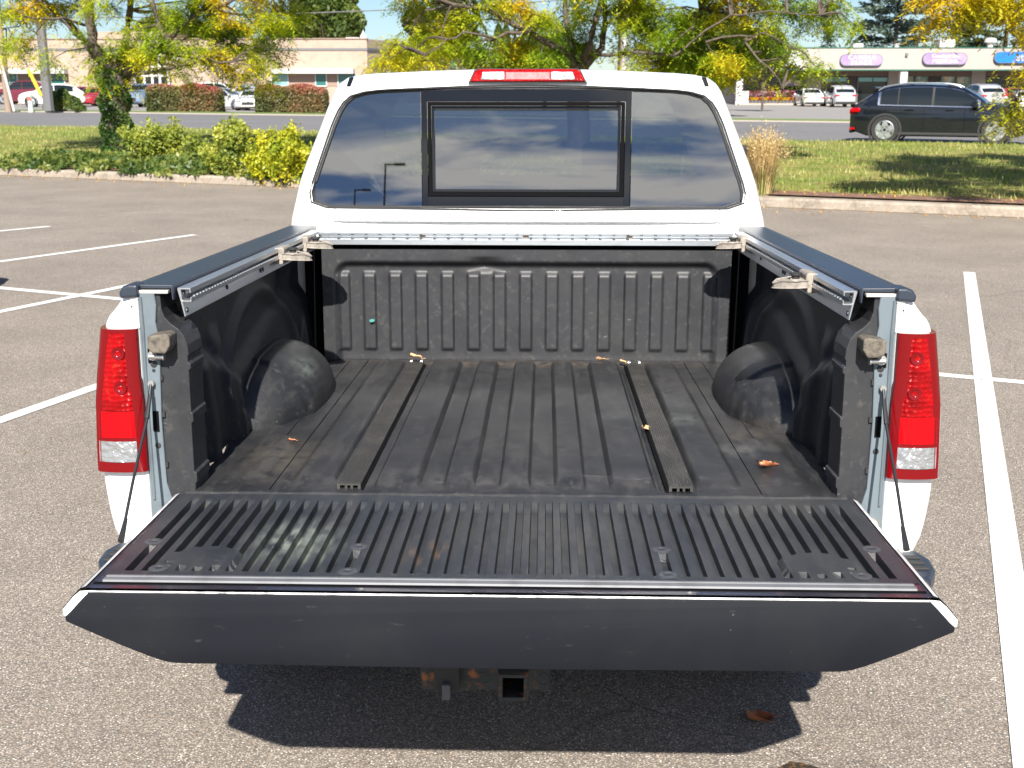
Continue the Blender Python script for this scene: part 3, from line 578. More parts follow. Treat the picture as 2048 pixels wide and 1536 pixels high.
# side wall liners with pressed forms, wheel boxes and rear pillars
for s_ in (-1, 1):
    ys2 = np.linspace(.06, 1.70, 165); zs2 = np.linspace(0, .475, 60); Y, Zz = np.meshgrid(ys2, zs2, indexing='ij')
    D = .812 + .022 * sm(0, .30, Zz) 
    D = D + .028 * sm(.24, .30, Zz + .10 * sm(.35, .62, Y) * (1 - sm(.62, 1.3, Y))) * (1 - sm(.40, .44, Zz))        # upper pocket
    for c_, wd in ((.30, .045), (.52, .05), (1.52, .05)): D = D - .020 * np.exp(-((Y - c_) / wd) ** 4) * (1 - sm(.26, .34, Zz))
    D = D + .035 * np.exp(-(((Y - 1.46) / .10) ** 4 + ((Zz - .32) / .10) ** 4))       # oval recess
    D = D - .018 * np.exp(-((np.hypot(Y - 1.0, Zz * 1.25) - .44) / .035) ** 2)         # swage around the wheel box
    P = np.stack([s_ * D, Y, Zz], -1); P = P if s_ < 0 else P[::-1]
    part(MB().grid(P), 'side_liner', M['wallliner'], smooth=60)
    # wheel box: super-ellipsoid quarter
    P = []; n1, n2 = 80, 30; e = 2.15
    for i in range(n1 + 1):
        u = -1 + 2 * i / n1; row = []
        yy = 1.005 + .415 * u; k = max(0, 1 - abs(u) ** 2.7) ** (1 / 2.3)
        for j in range(n2 + 1):
            a = math.pi / 2 * j / n2; cx = math.cos(a) ** (2 / e); cz = math.sin(a) ** (2 / e)
            wr = .20 + .006 * (1 if abs(u) < .62 else 0)
            bump_ = 1 + .045 * float(1 - sm(.50, .54, abs(u - .05)))
            row.append((s_ * (.845 - wr * k * cx * bump_), yy, -.004 + .176 * k * cz * bump_))
        P.append(row)
    P = np.array(P); P = P if s_ > 0 else P[::-1]
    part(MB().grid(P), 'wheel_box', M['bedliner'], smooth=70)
    # rear pillar of the liner
    prof = [(.846, .486), (.836, .486), (.834, .47), (.833, .445), (.826, .425), (.812, .410), (.795, .398), (.783, .382), (.776, .36), (.774, .335), (.777, .332), (.777, .318), (.771, .314), (.771, .302), (.776, .298), (.776, .196), (.772, .193), (.772, .172), (.777, .168), (.777, .048), (.771, .044), (.771, .022), (.775, .018), (.778, -.03), (.846, -.03)]
    b = MB(); b.prism([(s_ * x, z) for x, z in prof][::-1 if s_ > 0 else 1], 'y', .012, .125); part(b, 'rear_pillar_liner', M['bulkliner'], bevel=.010, seg=3)
    b = MB()
    for z in (.275, .185, .06): b.box(s_ * .838, s_ * .847, .004, .014, z, z + .012)
    each(b, 'liner_clip', M['rubber'], truck)
    # cargo cleats on the rail
    for yc in ((1.02, 1.40) if s_ < 0 else (.40, 1.45)):
        c = thing('tie_down_cleat', '', 'cleat')
        c.location = Matrix.Rotation(-RK, 3, 'X') @ Vector((s_ * .772, yc, .472 + HZ)) + truck.location
        c.rotation_euler = (-RK, 0, 0)
        side = 'left' if s_ < 0 else 'right'
        c['label'] = {(-1, 1.02): 'dusty grey tie down cleat on the left bed rail, nearer one to the tailgate', (-1, 1.40): 'dusty grey tie down cleat on the left bed rail beside the cab', (1, .40): 'large dusty grey cleat on the right bed rail, nearest to the tailgate', (1, 1.45): 'dusty grey cleat on the right bed rail beside the cab'}[(s_, yc)]
        c['group'] = 'tie down cleats on the bed rails'
        q = -s_   # points inboard
        b = MB(); b.prism([(q * x, z) for x, z in ((-.012, .022), (.016, .026), (.022, .020), (.022, -.024), (.014, -.030), (-.010, -.026))], 'y', -.048, .048); b.build('cleat_base', M['cleat'], c, bevel=.005)
        # horn plate: pointed, with a hole, hanging inboard
        out_ = [(.02, -.062), (.045, -.056), (.082, -.028), (.096, -.010), (.099, 0), (.096, .010), (.082, .028), (.045, .056), (.02, .062)]
        hol = [(.055, -.012), (.075, -.008), (.075, .008), (.055, .012)]
        b = MB()
        for z0, z1 in ((-.012, .006),):
            va = [(q * x, y, z0 - .10 * (x - .02)) for x, y in out_] + [(q * x, y, z1 - .10 * (x - .02) - (.004 if x > .09 else 0)) for x, y in out_]
            n = len(out_); b.add(va, [tuple(range(n)), tuple(range(n, 2 * n))[::-1]] + [(k, k + 1, n + k + 1, n + k) for k in range(n - 1)] + [(n - 1, 0, n, 2 * n - 1)])
        for k in range(5): b.box(q * .022, q * .055, -.05 + k * .022, -.044 + k * .022, .0, .006)
        b.build('cleat_horn', M['cleat'], c, bevel=.004)
        b = MB(); b.tube([(q * .040, .0, -.022), (q * .040, .0, .018)], .011, 12); b.tube([(q * .040, 0, .014), (q * .040, 0, .02)], .016, 12); b.build('cleat_knob', M['rubber'], c, smooth=40)
b = MB()
for x0_, y0_, x1_, y1_, wd in ((.52, .40, .60, .415, .002), (.57, .42, .66, .38, .0025), (.60, .44, .64, .36, .002), (.50, .36, .56, .39, .002), (.72, .22, .745, .14, .003), (.60, .085, .64, .10, .003), (.64, .10, .655, .085, .002),
        (-.20, .09, -.14, .085, .003), (-.10, .10, -.085, .16, .002), (.17, .10, .24, .092, .003), (.30, .07, .36, .10, .002), (-.52, .10, -.50, .16, .002), (.08, .095, .135, .09, .0025), (-.03, .30, .005, .305, .003), (.03, .62, .06, .60, .002), (-.30, .8, -.27, .82, .002), (.53, .07, .545, .05, .004)):
    d_ = np.array([y1_ - y0_, x0_ - x1_]); d_ = d_ / np.linalg.norm(d_) * wd / 2; zf = .0195 if min(abs(abs(x0_) - c_) for c_ in (.29, .137, 0)) < .035 else .0016
    b.add([(x0_ + d_[0], y0_ + d_[1], zf), (x1_ + d_[0] * .3, y1_ + d_[1] * .3, zf), (x1_ - d_[0] * .3, y1_ - d_[1] * .3, zf), (x0_ - d_[0], y0_ - d_[1], zf)], [(0, 1, 2, 3)])
each(b, 'scratch', mat('pale_scratch', (.17, .17, .165), .7))
# --- tailgate
gate = thing('tailgate', 'x', 'x'); 
for k_ in ('label', 'category'): del gate[k_]
gate.parent = truck; gate.location = Z
xs = [-.800, -.785]; pitch = .0336; nsl = 46
for k in range(nsl):
    c = (k - (nsl - 1) / 2) * pitch; xs += [c - .0092, c - .0088, c - .0072, c + .0072, c + .0088, c + .0092]
xs += [.785, .800]; xs = np.array(xs); ysg = np.array([-.545, -.54, -.53, -.52, -.512, -.505] + list(np.linspace(-.50, -.09, 95)) + [-.083, -.075, -.068, -.06, -.052, -.045, -.03, -.015])
sl_ = np.zeros(len(xs))
for k in range(nsl): sl_[2 + k * 6 + 1: 2 + k * 6 + 5] = [.12, 1, 1, .12]
X, Y = np.meshgrid(xs, ysg, indexing='ij'); dep = sl_[:, None] * np.ones_like(Y)
dep = dep * sm(-.515, -.508, Y) * (1 - sm(-.085, -.052, Y))
for px_ in (-1, 1):
    dd = np.hypot((X - px_ * .628) / .075, (Y + .435) / .062); dep *= sm(.98, 1.06, dd) * 1.0 if True else 1
    for bx, by in ((.760, -.352), (.318, -.370), (.318, -.512), (.700, -.505)):
        dd = np.hypot(X - px_ * bx, Y - by); dep *= sm(.018, .024, dd)
xn = np.abs(np.abs(X) - .628) < .07; dep *= np.where(xn & (Y < -.47) & (Y > -.49), .0, 1)
P = np.stack([X, Y, -.018 * dep + .0006 * np.sin(X * 9)], -1)
liner_o = part(MB().grid(P[:, ::-1]), 'tailgate_liner', M['gateliner'], gate)
b = MB()
for px_ in (-1, 1):
    for bx, by in ((.760, -.352), (.318, -.370), (.318, -.512), (.700, -.505)): b.lathe([(.020, .0), (.018, .0015), (.009, .0015), (.007, -.0005), (0, -.0005)], 'z', (px_ * bx, by, .0), 18)
each(b, 'liner_boss', mat('scuffed_boss', (.05, .053, .06), .5), gate, smooth=40)
# gate shell: painted inner skin, white outer skin
def gsec(y):
    t = (-y) / .6
    return [(.806, .003), (.818, -.002), (.828 + .004 * t, -.016), (.838 + .016 * t, -.042), (.842 + .012 * t, -.054), (.80, -.080), (.70, -.118), (.64, -.135), (0, -.140)]
yy = [-.02, -.04, -.2, -.4, -.56, -.611]; P = []
for y in yy: h = gsec(y); P.append([(x, y, z) for x, z in h] + [(-x, y, z) for x, z in h[::-1][1:]])
P = np.array(P); bshell = MB().grid(P); bshell.add([(x * 1.0, -.6120, z - .009 if abs(x) < .81 else z - .005 if abs(x) < .83 else z - .003) for x, _, z in P[-1]], [tuple(range(len(P[-1])))])
part(bshell, 'tailgate_outer_skin', M['white'], gate)
b = MB(); b.add([(-.806, -.018, .0025), (.806, -.018, .0025), (.806, -.60, .0025), (-.806, -.60, .0025)], [(0, 3, 2, 1)])
b.v[-1][:, 2] = -.028; part(b, 'tailgate_inner_skin', M['gatepaint'], gate)
# side margins of the inner skin (flush frame round the liner)
b = MB()
for s_ in (-1, 1): b.add([(s_ * .7995, -.015, .000), (s_ * .8165, -.015, -.001), (s_ * .8175, -.6122, -.001), (s_ * .7995, -.6122, -.000)], [(0, 1, 2, 3)] if s_ < 0 else [(3, 2, 1, 0)])
b.add([(-.8, -.546, -.0005), (.8, -.546, -.0005), (.8, -.6124, -.0005), (-.8, -.6124, -.0005)], [(0, 3, 2, 1)])
part(b, 'tailgate_frame', M['gatepaint'], gate)
b = MB(); b.prism([(-.552, -.0005), (-.552, .004), (-.560, .005), (-.562, .003), (-.568, .003), (-.570, .005), (-.580, .004), (-.582, -.0005)], 'x', -.785, .785); part(b, 'gate_trim_strip', mat('dull_grey_trim', (.15, .155, .165), .55, .2, var=[((.10, .10, .105), 8, .5, .7, (1, .2, 1))]), gate)
b = MB(); b.box(-.80, .80, -.592, -.584, -.0005, .0012); part(b, 'gate_trim_gap', M['black'], gate)
# spoiler on the gate's top edge: the dark face toward the viewer
face = [(.798, -.006), (.816, -.024), (.840, -.050), (.849, -.058), (.848, -.066), (.80, -.089), (.74, -.117), (.69, -.138), (.662, -.148), (.64, -.1515), (.60, -.152), (0, -.155)]
full = face + [(-x, z) for x, z in face[::-1][1:]]
b = MB(); n = len(full)
for y, ins in ((-.6125, 0), (-.616, 0), (-.6195, .0015), (-.621, .004)):
    b.v.append(np.array([(x - math.copysign(ins, x) if abs(x) > .01 else x, y, (z + .075) * (1 - ins / .075) - .075) for x, z in full])); 
b.n = 4 * n; b.f.append(np.array([(r_ * n + k, (r_ + 1) * n + k, (r_ + 1) * n + (k + 1) % n, r_ * n + (k + 1) % n) for r_ in range(3) for k in range(n)]))
b.f.append(np.array([tuple(range(3 * n, 4 * n))[::-1]]))
part(b, 'tailgate_spoiler', M['gateface'], gate, smooth=30)
b = MB(); b.tube([(-.80, -.6195, -.0045), (.80, -.6195, -.0045)], .0022, 6); part(b, 'worn_edge', mat('scratched_bright_edge', (.5, .5, .5), .4, .3, var=[((.08, .08, .09), 30, .5, .7)]), gate)
# wheels, frame, hitch
for s_, y, zc in ((-1, 1.0, -.44), (1, 1.0, -.44), (-1, 4.55, -.303), (1, 4.55, -.303)):
    c = (s_ * .80, y, zc)
    b = MB(); b.lathe([(.24, -.12), (.36, -.13), (.40, -.11), (.41, 0), (.40, .11), (.36, .13), (.24, .12)], 'x', c, 40); wh = part(b, 'wheel', M['tyre'], smooth=60)
    b = MB(); b.lathe([(.24, s_ * .10), (.235, s_ * .12), (.20, s_ * .06), (.06, s_ * .09), (0, s_ * .09)], 'x', c, 30); part(b, 'rim', M['silver'], wh, smooth=40)
b = MB(); b.box(-.80, .80, .05, 1.70, -.09, -.03)
for s_ in (-1, 1): b.box(s_ * .42, s_ * .54, .10, 5.2, -.33, -.18)
b.box(-.78, .78, .9, 1.1, -.46, -.34); b.box(-.80, .80, 1.9, 5.4, -.42, -.22); part(b, 'chassis', M['black'])
b = MB(); b.prism([(-.245, -.50), (-.24, -.560), (-.10, -.562), (-.10, -.558), (.085, -.560), (.092, -.550), (.092, -.46), (-.245, -.40)], 'y', .095, .105)
b.box(-.6, .6, .08, .20, -.44, -.36)
hb = part(b, 'hitch_bracket', M['ruststeel'], bevel=.003)
b = MB()
for x, z in ((-.082, -.525), (.075, -.525)): b.lathe([(.016, .094), (.016, .1), (0, .1)], 'y', (x, 0, z), 16)
each(b, 'chain_hole', M['black'], hb)
b = MB(); o_, i_ = .034, .026; cz = -.474
b.v.append(np.array([(x * q, y, cz + z * q) for y, q in ((-.06, i_), (-.062, o_), (-.045, o_ * 1.12), (-.03, o_ * 1.12), (-.028, o_), (.3, o_)) for x, z in ((-1, -1), (1, -1), (1, 1), (-1, 1))]))
b.n = 24; b.f.append(np.array([(r_ * 4 + k, r_ * 4 + (k + 1) % 4, r_ * 4 + 4 + (k + 1) % 4, r_ * 4 + 4 + k) for r_ in range(5) for k in range(4)]))
for sx, sz in ((-1, 0), (1, 0), (0, 1), (0, -1)):
    a = i_; 
    if sx: b.add([(sx * a, -.06, cz - a), (sx * a, .3, cz - a), (sx * a, .3, cz + a), (sx * a, -.06, cz + a)], [(0, 1, 2, 3)])
    else: b.add([(-a, -.06, cz + sz * a), (-a, .3, cz + sz * a), (a, .3, cz + sz * a), (a, -.06, cz + sz * a)], [(0, 1, 2, 3)])
part(b, 'hitch_receiver', M['ruststeel'], bevel=.003)
b = MB(); b.box(-.205, -.14, .05, .094, -.545, -.46); part(b, 'trailer_plug', M['rubber'], bevel=.006)
b = MB(); b.box(-.183, -.162, .03, .05, -.557, -.515); part(b, 'plug_cap', mat('grey_plug', (.07, .075, .09), .5), bevel=.003)

# ================================================================== leaves lying in the bed and on the lot
M['leaf_tan'] = mat('dry_tan_leaf', (.62, .40, .22), .7, var=[((.45, .24, .10), 60, .5, .7)])
M['leaf_red'] = mat('dry_orange_leaf', (.58, .17, .07), .7, var=[((.65, .38, .18), 70, .5, .65)])
M['leaf_rust'] = mat('rust_brown_leaf', (.34, .11, .04), .7)
def leaf(size, rz, loc, m, label, lobes=3, curl=.35, truckframe=True):
    b = MB(); n = 22; P = []
    for i in range(6):
        t = i / 5; row = []
        wv = size * .42 * math.sin(math.pi * min(1, t * .9 + .08)) * (1 + .35 * math.sin(t * math.pi * lobes * 2))
        for j in range(5):
            u = -1 + j / 2; row.append((wv * u + .1 * size * t * u, size * (t - .5), size * (.04 + curl * .5 * (u * u) * (.5 + t) + .18 * curl * math.sin(t * 5 + rz))))
        P.append(row)
    b.grid(np.array(P)); b.tube([(0, -size * .5, size * .05), (.05 * size, -size * .85, size * .12)], size * .02, 4)
    o = b.build('fallen_leaf', m, smooth=60); tag(o, label, 'leaf', 'dry leaves fallen in and behind the truck bed')
    L_ = Vector(loc)
    if truckframe: L_ = Matrix.Rotation(-RK, 3, 'X') @ (L_ + Vector(Z)) + truck.location
    o.location = L_; o.rotation_euler = (.1, .15, rz)
for a in ((.050, 1.2, (-.414, 1.625, .020), M['leaf_tan'], 'curled tan leaf on the front end of the left floor track'),
          (.045, 2.2, (.286, 1.640, .012), M['leaf_tan'], 'pale tan leaf standing against the bulkhead right of centre'),
          (.032, .8, (.363, 1.60, .012), M['leaf_tan'], 'small tan leaf beside the front end of the right floor track'),
          (.040, .5, (.372, .610, .006), M['leaf_tan'], 'crumpled tan leaf against the inner edge of the right floor track'),
          (.058, 2.4, (.651, .245, .006), M['leaf_red'], 'orange red leaf on the floor behind the right wheel box'),
          (.020, 1.6, (-.637, .471, .004), M['leaf_red'], 'tiny orange leaf scrap on the floor behind the left wheel box'),
          (.012, .6, (-.259, .471, .010), M['leaf_red'], 'tiny orange crumb on the floor just right of the left track')): leaf(*a)
leaf(.085, 1.9, (.655, 3.169, .006), M['leaf_rust'], 'rust brown leaf on the asphalt in the shadow of the tailgate', truckframe=False)

# ================================================================== vegetation
FPX = 2350.0
CM = (Matrix.Rotation(R(1.58), 3, 'Z') @ Matrix.Rotation(R(90 - 14.4), 3, 'X'))
def PX(px, py, y):
    """where the sight line through a photo pixel meets the upright plane at distance y"""
    d = CM @ Vector(((px - 1024) / FPX, -(py - 768) / FPX, -1)); t = y / d.y
    return np.array([d.x * t, y, 1.85 + d.z * t])
M['bark'] = mat('grey_brown_bark', (.085, .064, .05), .9, var=[((.15, .12, .10), 7, .45, .7, (1, 1, .4)), ((.06, .045, .035), 18, .5, .7)], bump=(14, .9, .04))
M['leafA'] = leafmat('locust_leaf_yellow_green', [(.15, .27, .02), (.33, .45, .02), (.58, .57, .025), (.80, .60, .02), (.90, .44, .015)], .55)
M['leafB'] = leafmat('locust_leaf_olive', [(.12, .23, .02), (.27, .39, .02), (.50, .53, .025), (.70, .56, .025), (.90, .47, .02)], .60)
M['leafC'] = leafmat('locust_leaf_gold', [(.24, .30, .02), (.50, .46, .02), (.78, .58, .02), (.85, .55, .02)], .8)
M['ivy'] = leafmat('ivy_leaf', [(.02, .06, .015), (.05, .12, .02), (.11, .19, .04), (.28, .33, .10)], 2.5)
M['hedge'] = leafmat('burning_bush_leaf', [(.10, .13, .035), (.17, .16, .05), (.30, .14, .06), (.45, .05, .06)], .55)
M['shrubY'] = leafmat('yellow_green_shrub_leaf', [(.11, .17, .03), (.30, .36, .05), (.48, .49, .08), (.62, .56, .14)], 2.2)
M['shrubR'] = leafmat('yellow_shrub_with_red_leaf', [(.20, .26, .02), (.50, .52, .02), (.66, .60, .03), (.30, .04, .03)], 2.0)
M['juniper'] = leafmat('juniper_leaf', [(.05, .10, .02), (.10, .16, .03), (.20, .22, .04)], 1.0)
M['crownG'] = leafmat('broadleaf_green', [(.045, .085, .018), (.085, .14, .025), (.16, .20, .035), (.26, .26, .05)], .25)
M['crownB'] = leafmat('bronze_green_leaf', [(.045, .055, .025), (.085, .085, .038), (.15, .12, .055), (.20, .15, .06)], .3)
M['spruce'] = leafmat('blue_spruce_needle', [(.035, .065, .045), (.075, .115, .085), (.13, .18, .14)], .4, trans=.1)
M['spruceD'] = leafmat('dark_spruce_needle', [(.018, .035, .018), (.035, .065, .035), (.07, .11, .06)], .4, trans=.1)
M['straw'] = leafmat('straw_grass_blade', [(.42, .30, .12), (.62, .46, .22), (.74, .60, .34)], 4, trans=.3)
M['blade'] = leafmat('lawn_blade', [(.12, .20, .03), (.22, .28, .045), (.38, .36, .11), (.46, .39, .17)], .8, trans=.3)

def quads(C, U, V):
    """N leaf quads: centre C, half axes U and V (all N x 3) -> vertices, faces (diamond shaped)"""
    n = len(C); P = np.stack([C - U, C - V * .9 + U * .1, C + U, C + V * .9 + U * .1], 1).reshape(-1, 3)
    return P, np.arange(4 * n).reshape(n, 4)
def unit(a): return a / np.maximum(1e-9, np.linalg.norm(a, axis=-1, keepdims=True))
def scatter_leaves(b, C, size, droop=0., flat=.0):
    n = len(C); U = unit(rng.normal(size=(n, 3)) + np.array([0, 0, -droop])); A = rng.normal(size=(n, 3)); A[:, 2] += flat * 3
    V = unit(np.cross(U, A)); s_ = size * rng.uniform(.6, 1.25, (n, 1))
    P, F = quads(C, U * s_, V * s_ * .55); return b.addn(P, F)
def fronds(b, C, Lf=.20, cl=None):
    """drooping compound leaves: rachis start points C; pairs of leaflets along each"""
    n = len(C); k = 7
    ang = rng.uniform(0, 2 * math.pi, n); D0 = np.stack([np.cos(ang), np.sin(ang), rng.uniform(-.9, .25, n)], 1); D0 = unit(D0)
    side = unit(np.cross(D0, np.array([0, 0, 1.]))); L_ = Lf * rng.uniform(.65, 1.25, (n, 1))
    tw = rng.uniform(-.8, .8, (n, 1))
    for j in range(k):
        t = (j + .6) / k; C_ = C + D0 * L_ * t + np.array([0, 0, -1]) * L_ * .5 * t * t
        for s_ in (-1, 1):
            U = unit(side * s_ + D0 * .5 + np.array([0, 0, -.25]) + rng.normal(size=(n, 3)) * .25) * L_ * .20
            V = unit(np.cross(U, side * tw + np.array([0, 0, 1.]))) * L_ * .058
            P, F = quads(C_ + U, U, V); b.addn(P, F)
def limb(b, pts, r0, r1, n=9):
    pts = [np.array(p, float) for p in pts]; fine = []
    for a, c in zip(pts[:-1], pts[1:]):
        m = max(2, int(np.linalg.norm(c - a) / .25))
        for k in range(m): fine.append(a + (c - a) * k / m + rng.normal(size=3) * .018)
    fine.append(pts[-1]); m = len(fine)
    b.tube([tuple(p) for p in fine], [r0 + (r1 - r0) * (i / (m - 1)) ** .8 for i in range(m)], n); return fine

def locust(name_label, base, trunk, limbs, clusters, leafm, y, group, dens=60, fl=.20, zs=1.0, extra=()):
    t = thing('honey_locust_tree', name_label, 'tree', tuple(base), 0, group); o_ = np.array(base)
    b = MB(); nodes = []
    for pts, r0, r1 in trunk: nodes += limb(b, [np.array(p) - o_ for p in pts], r0, r1, 12)
    b.build('trunk', M['bark'], t, smooth=70)
    b = MB()
    for pts, r0, r1 in limbs: nodes += limb(b, [np.array(p) - o_ for p in pts], r0 * .78, r1 * .6, 8)
    # twigs from the nearest limb point to every leaf cluster
    nn = np.array(nodes); LB = MB(); sc_ = y / 2426
    for (px, py, rr, *dd) in clusters:
        dy = rnd.uniform(-1.6, 1.6) if not dd else dd[0]; c = PX(px, py, y + dy) - o_; r_ = rr * sc_
        i = int(np.argmin(np.linalg.norm(nn - c, axis=1) + np.where(nn[:, 2] > c[2] + .8, 1.5, 0))); a = nn[i]
        mid = (a + c) / 2 + np.array([0, 0, .12 * np.linalg.norm(c - a)]) + rng.normal(size=3) * .06
        dist = np.linalg.norm(c - a)
        b.tube([tuple(a), tuple((a + mid) / 2 + rng.normal(size=3) * .03), tuple(mid), tuple((mid + c) / 2 + rng.normal(size=3) * .03), tuple(c)], [min(.032, .012 + .010 * dist), min(.026, .011 + .008 * dist), min(.02, .012 + .003 * dist), .010, .005], 5)
        m = max(20, int(dens * (rr / 26) ** 1.7)); k = 0
        subs = [c + np.clip(rng.normal(size=3), -1.7, 1.7) * np.array([r_ * .46, r_ * .8, r_ * .27]) for _ in range(max(4, int(m / 8)))]
        for s_ in subs:
            if rnd.random() < .45: b.tube([tuple(c), tuple((c + s_) / 2 + rng.normal(size=3) * .02), tuple(s_)], [.006, .005, .003], 4)
        pick = rng.integers(0, len(subs), m); Cn = np.array(subs)[pick] + rng.normal(size=(m, 3)) * np.array([.12, .14, .07]) * (fl / .2)
        fronds(LB, Cn, fl)
    b.build('branch', M['bark'], t, smooth=70)
    LB.build('crown', leafm, t); return t
def fill(x0, x1, y0, y1, n, r0, r1): return [(rnd.uniform(x0, x1), rnd.uniform(y0, y1), rnd.uniform(r0, r1)) for _ in range(n)]

# --- left tree with an ivy clad trunk
y = 28.0; T0 = PX(238, 312, y)
tr = [([T0, PX(236, 250, y), PX(235, 180, y), PX(233, 128, y)], .25, .24)]
lm = [([PX(228, 150, y), PX(190, 110, y + .3), PX(165, 75, y + .6), PX(135, 40, y + .8), PX(105, 20, y + 1), PX(60, -40, y + 1)], .13, .05),
      ([PX(225, 140, y), PX(186, 90, y - .2), PX(180, 40, y - .3), PX(178, 0, y - .3), PX(165, -70, y - .5), PX(150, -160, y)], .19, .10),
      ([PX(240, 145, y), PX(250, 90, y + .4), PX(258, 40, y + .6), PX(262, 0, y + .8), PX(275, -90, y + 1)], .15, .08),
      ([PX(245, 150, y), PX(290, 125, y - .4), PX(330, 90, y - .8), PX(360, 55, y - 1), PX(400, 30, y - 1.2), PX(470, 0, y - 1.5), PX(540, -30, y - 1.6)], .13, .04),
      ([PX(330, 90, y - .8), PX(318, 45, y - .8), PX(305, 10, y - 1), PX(300, -80, y - 1)], .08, .04),
      ([PX(172, 85, y + .5), PX(140, 60, y), PX(120, 35, y), PX(90, 10, y)], .06, .03),
      ([PX(172, 50, y), PX(130, 35, y - .8), PX(90, 38, y - 1), PX(50, 35, y - 1.2), (PX(20, 5, y - 1.2))], .05, .025),
      ([PX(48, 38, y - 1), PX(40, 52, y - 1), PX(5, 57, y - 1)], .03, .015),
      ([PX(255, 150, y), PX(330, 140, y - 1), PX(420, 120, y - 1.6), PX(500, 130, y - 2)], .07, .02)]
cl = fill(0, 620, -110, -8, 26, 24, 36) + fill(-60, 700, -330, -120, 30, 32, 48)
cl += [(x, yy, r) for x, yy, r in ((15, 22, 22), (45, 18, 24), (90, 22, 22), (110, 12, 22), (150, 8, 22), (185, 10, 20), (225, 15, 14), (330, 22, 26), (360, 30, 24), (400, 18, 26), (440, 28, 26), (470, 52, 26), (430, 62, 20), (395, 48, 18),
    (505, 20, 26), (540, 40, 28), (560, 15, 26), (585, 28, 18), (570, 60, 16), (600, 22, 12), (520, 75, 20), (555, 95, 13), (560, 118, 10), (500, 98, 22), (460, 92, 26), (430, 100, 24), (395, 105, 22), (445, 128, 22), (480, 150, 20), (515, 128, 24), (525, 155, 16), (540, 110, 12), (475, 168, 10),
    (350, 100, 20), (310, 88, 22), (290, 70, 18), (265, 95, 22), (240, 112, 26), (215, 120, 22), (205, 140, 20), (255, 130, 26), (232, 85, 14), (285, 110, 20), (330, 125, 16), (370, 135, 14), (375, 160, 10), (365, 85, 14), (200, 100, 14), (190, 160, 10), (250, 160, 16), (262, 60, 14),
    (20, 80, 16), (45, 95, 16), (12, 110, 14), (30, 60, 10), (95, 110, 12), (100, 130, 12), (70, 65, 9), (160, 62, 9), (168, 88, 10), (310, 60, 12))]
ltree = locust('honey locust with an ivy clad trunk turning yellow at the left edge of the lot', T0, tr, lm, cl, M['leafA'], y, 'honey locust trees along the grass berm', 128, .26)
b = MB(); n = 5200; tt = rng.uniform(0, 1, n); an = rng.uniform(0, 2 * math.pi, n); rr = (.27 + .05 * np.sin(tt * 21 + an * 2) + rng.uniform(0, .09, n) + .12 * np.clip(.15 - tt, 0, 1) / .15)
C = np.stack([np.cos(an) * rr, np.sin(an) * rr, tt * 2.05 - .05], 1); bare = (np.abs(tt - .42 + .12 * (an - 4.2)) < .035) & (an > 3.6) & (an < 4.7); scatter_leaves(b, C[~bare], .048, .4, .0)
b.build('ivy_sleeve', M['ivy'], ltree)

# --- middle tree behind the cab
y = 25.0; T0 = PX(1155, 330, y); T0[2] = .2
tr = [([T0, PX(1156, 220, y), PX(1158, 128, y)], .26, .21)]
lm = [([PX(1158, 135, y), PX(1130, 112, y - .3), PX(1098, 88, y - .5), PX(1062, 62, y - .8), PX(1020, 48, y - 1), PX(975, 20, y - 1.2), PX(905, 8, y - 1.5), PX(840, -10, y - 1.6)], .13, .04),
      ([PX(1150, 130, y), PX(1142, 90, y + .2), PX(1132, 40, y + .3), PX(1128, 0, y + .3), PX(1120, -110, y)], .10, .06),
      ([PX(1165, 128, y), PX(1180, 90, y - .3), PX(1190, 40, y - .4), PX(1206, 0, y - .5), PX(1230, -120, y)], .12, .07),
      ([PX(1170, 130, y), PX(1200, 95, y), PX(1208, 50, y + .5), PX(1212, 0, y + .5), PX(1220, -60, y + .5)], .11, .06),
      ([PX(1062, 62, y - .8), PX(990, 75, y - 1.5), PX(930, 62, y - 2), PX(895, 80, y - 2.2), PX(850, 110, y - 2.4)], .05, .015),
      ([PX(1098, 88, y - .5), PX(1050, 52, y), PX(1000, 38, y), PX(960, 40, y)], .05, .02),
      ([PX(1200, 110, y), PX(1290, 105, y - .6), PX(1350, 115, y - 1), PX(1410, 60, y - 1.4), PX(1460, 30, y - 1.6), PX(1540, 22, y - 2), PX(1640, 30, y - 2)], .05, .014),
      ([PX(1350, 115, y - 1), PX(1345, 85, y - 1), PX(1380, 60, y - 1.2), PX(1400, 20, y)], .035, .018),
      ([PX(1410, 80, y - 1.4), PX(1480, 75, y - 1.6), PX(1530, 65, y - 2), PX(1580, 95, y - 2)], .032, .012),
      ([PX(1490, 80, y - 1.6), PX(1520, 120, y - 1.8), PX(1560, 160, y - 2), PX(1572, 190, y - 2)], .03, .01)]
cl = fill(780, 1700, -130, -12, 34, 24, 36) + fill(740, 1650, -340, -140, 34, 32, 48)
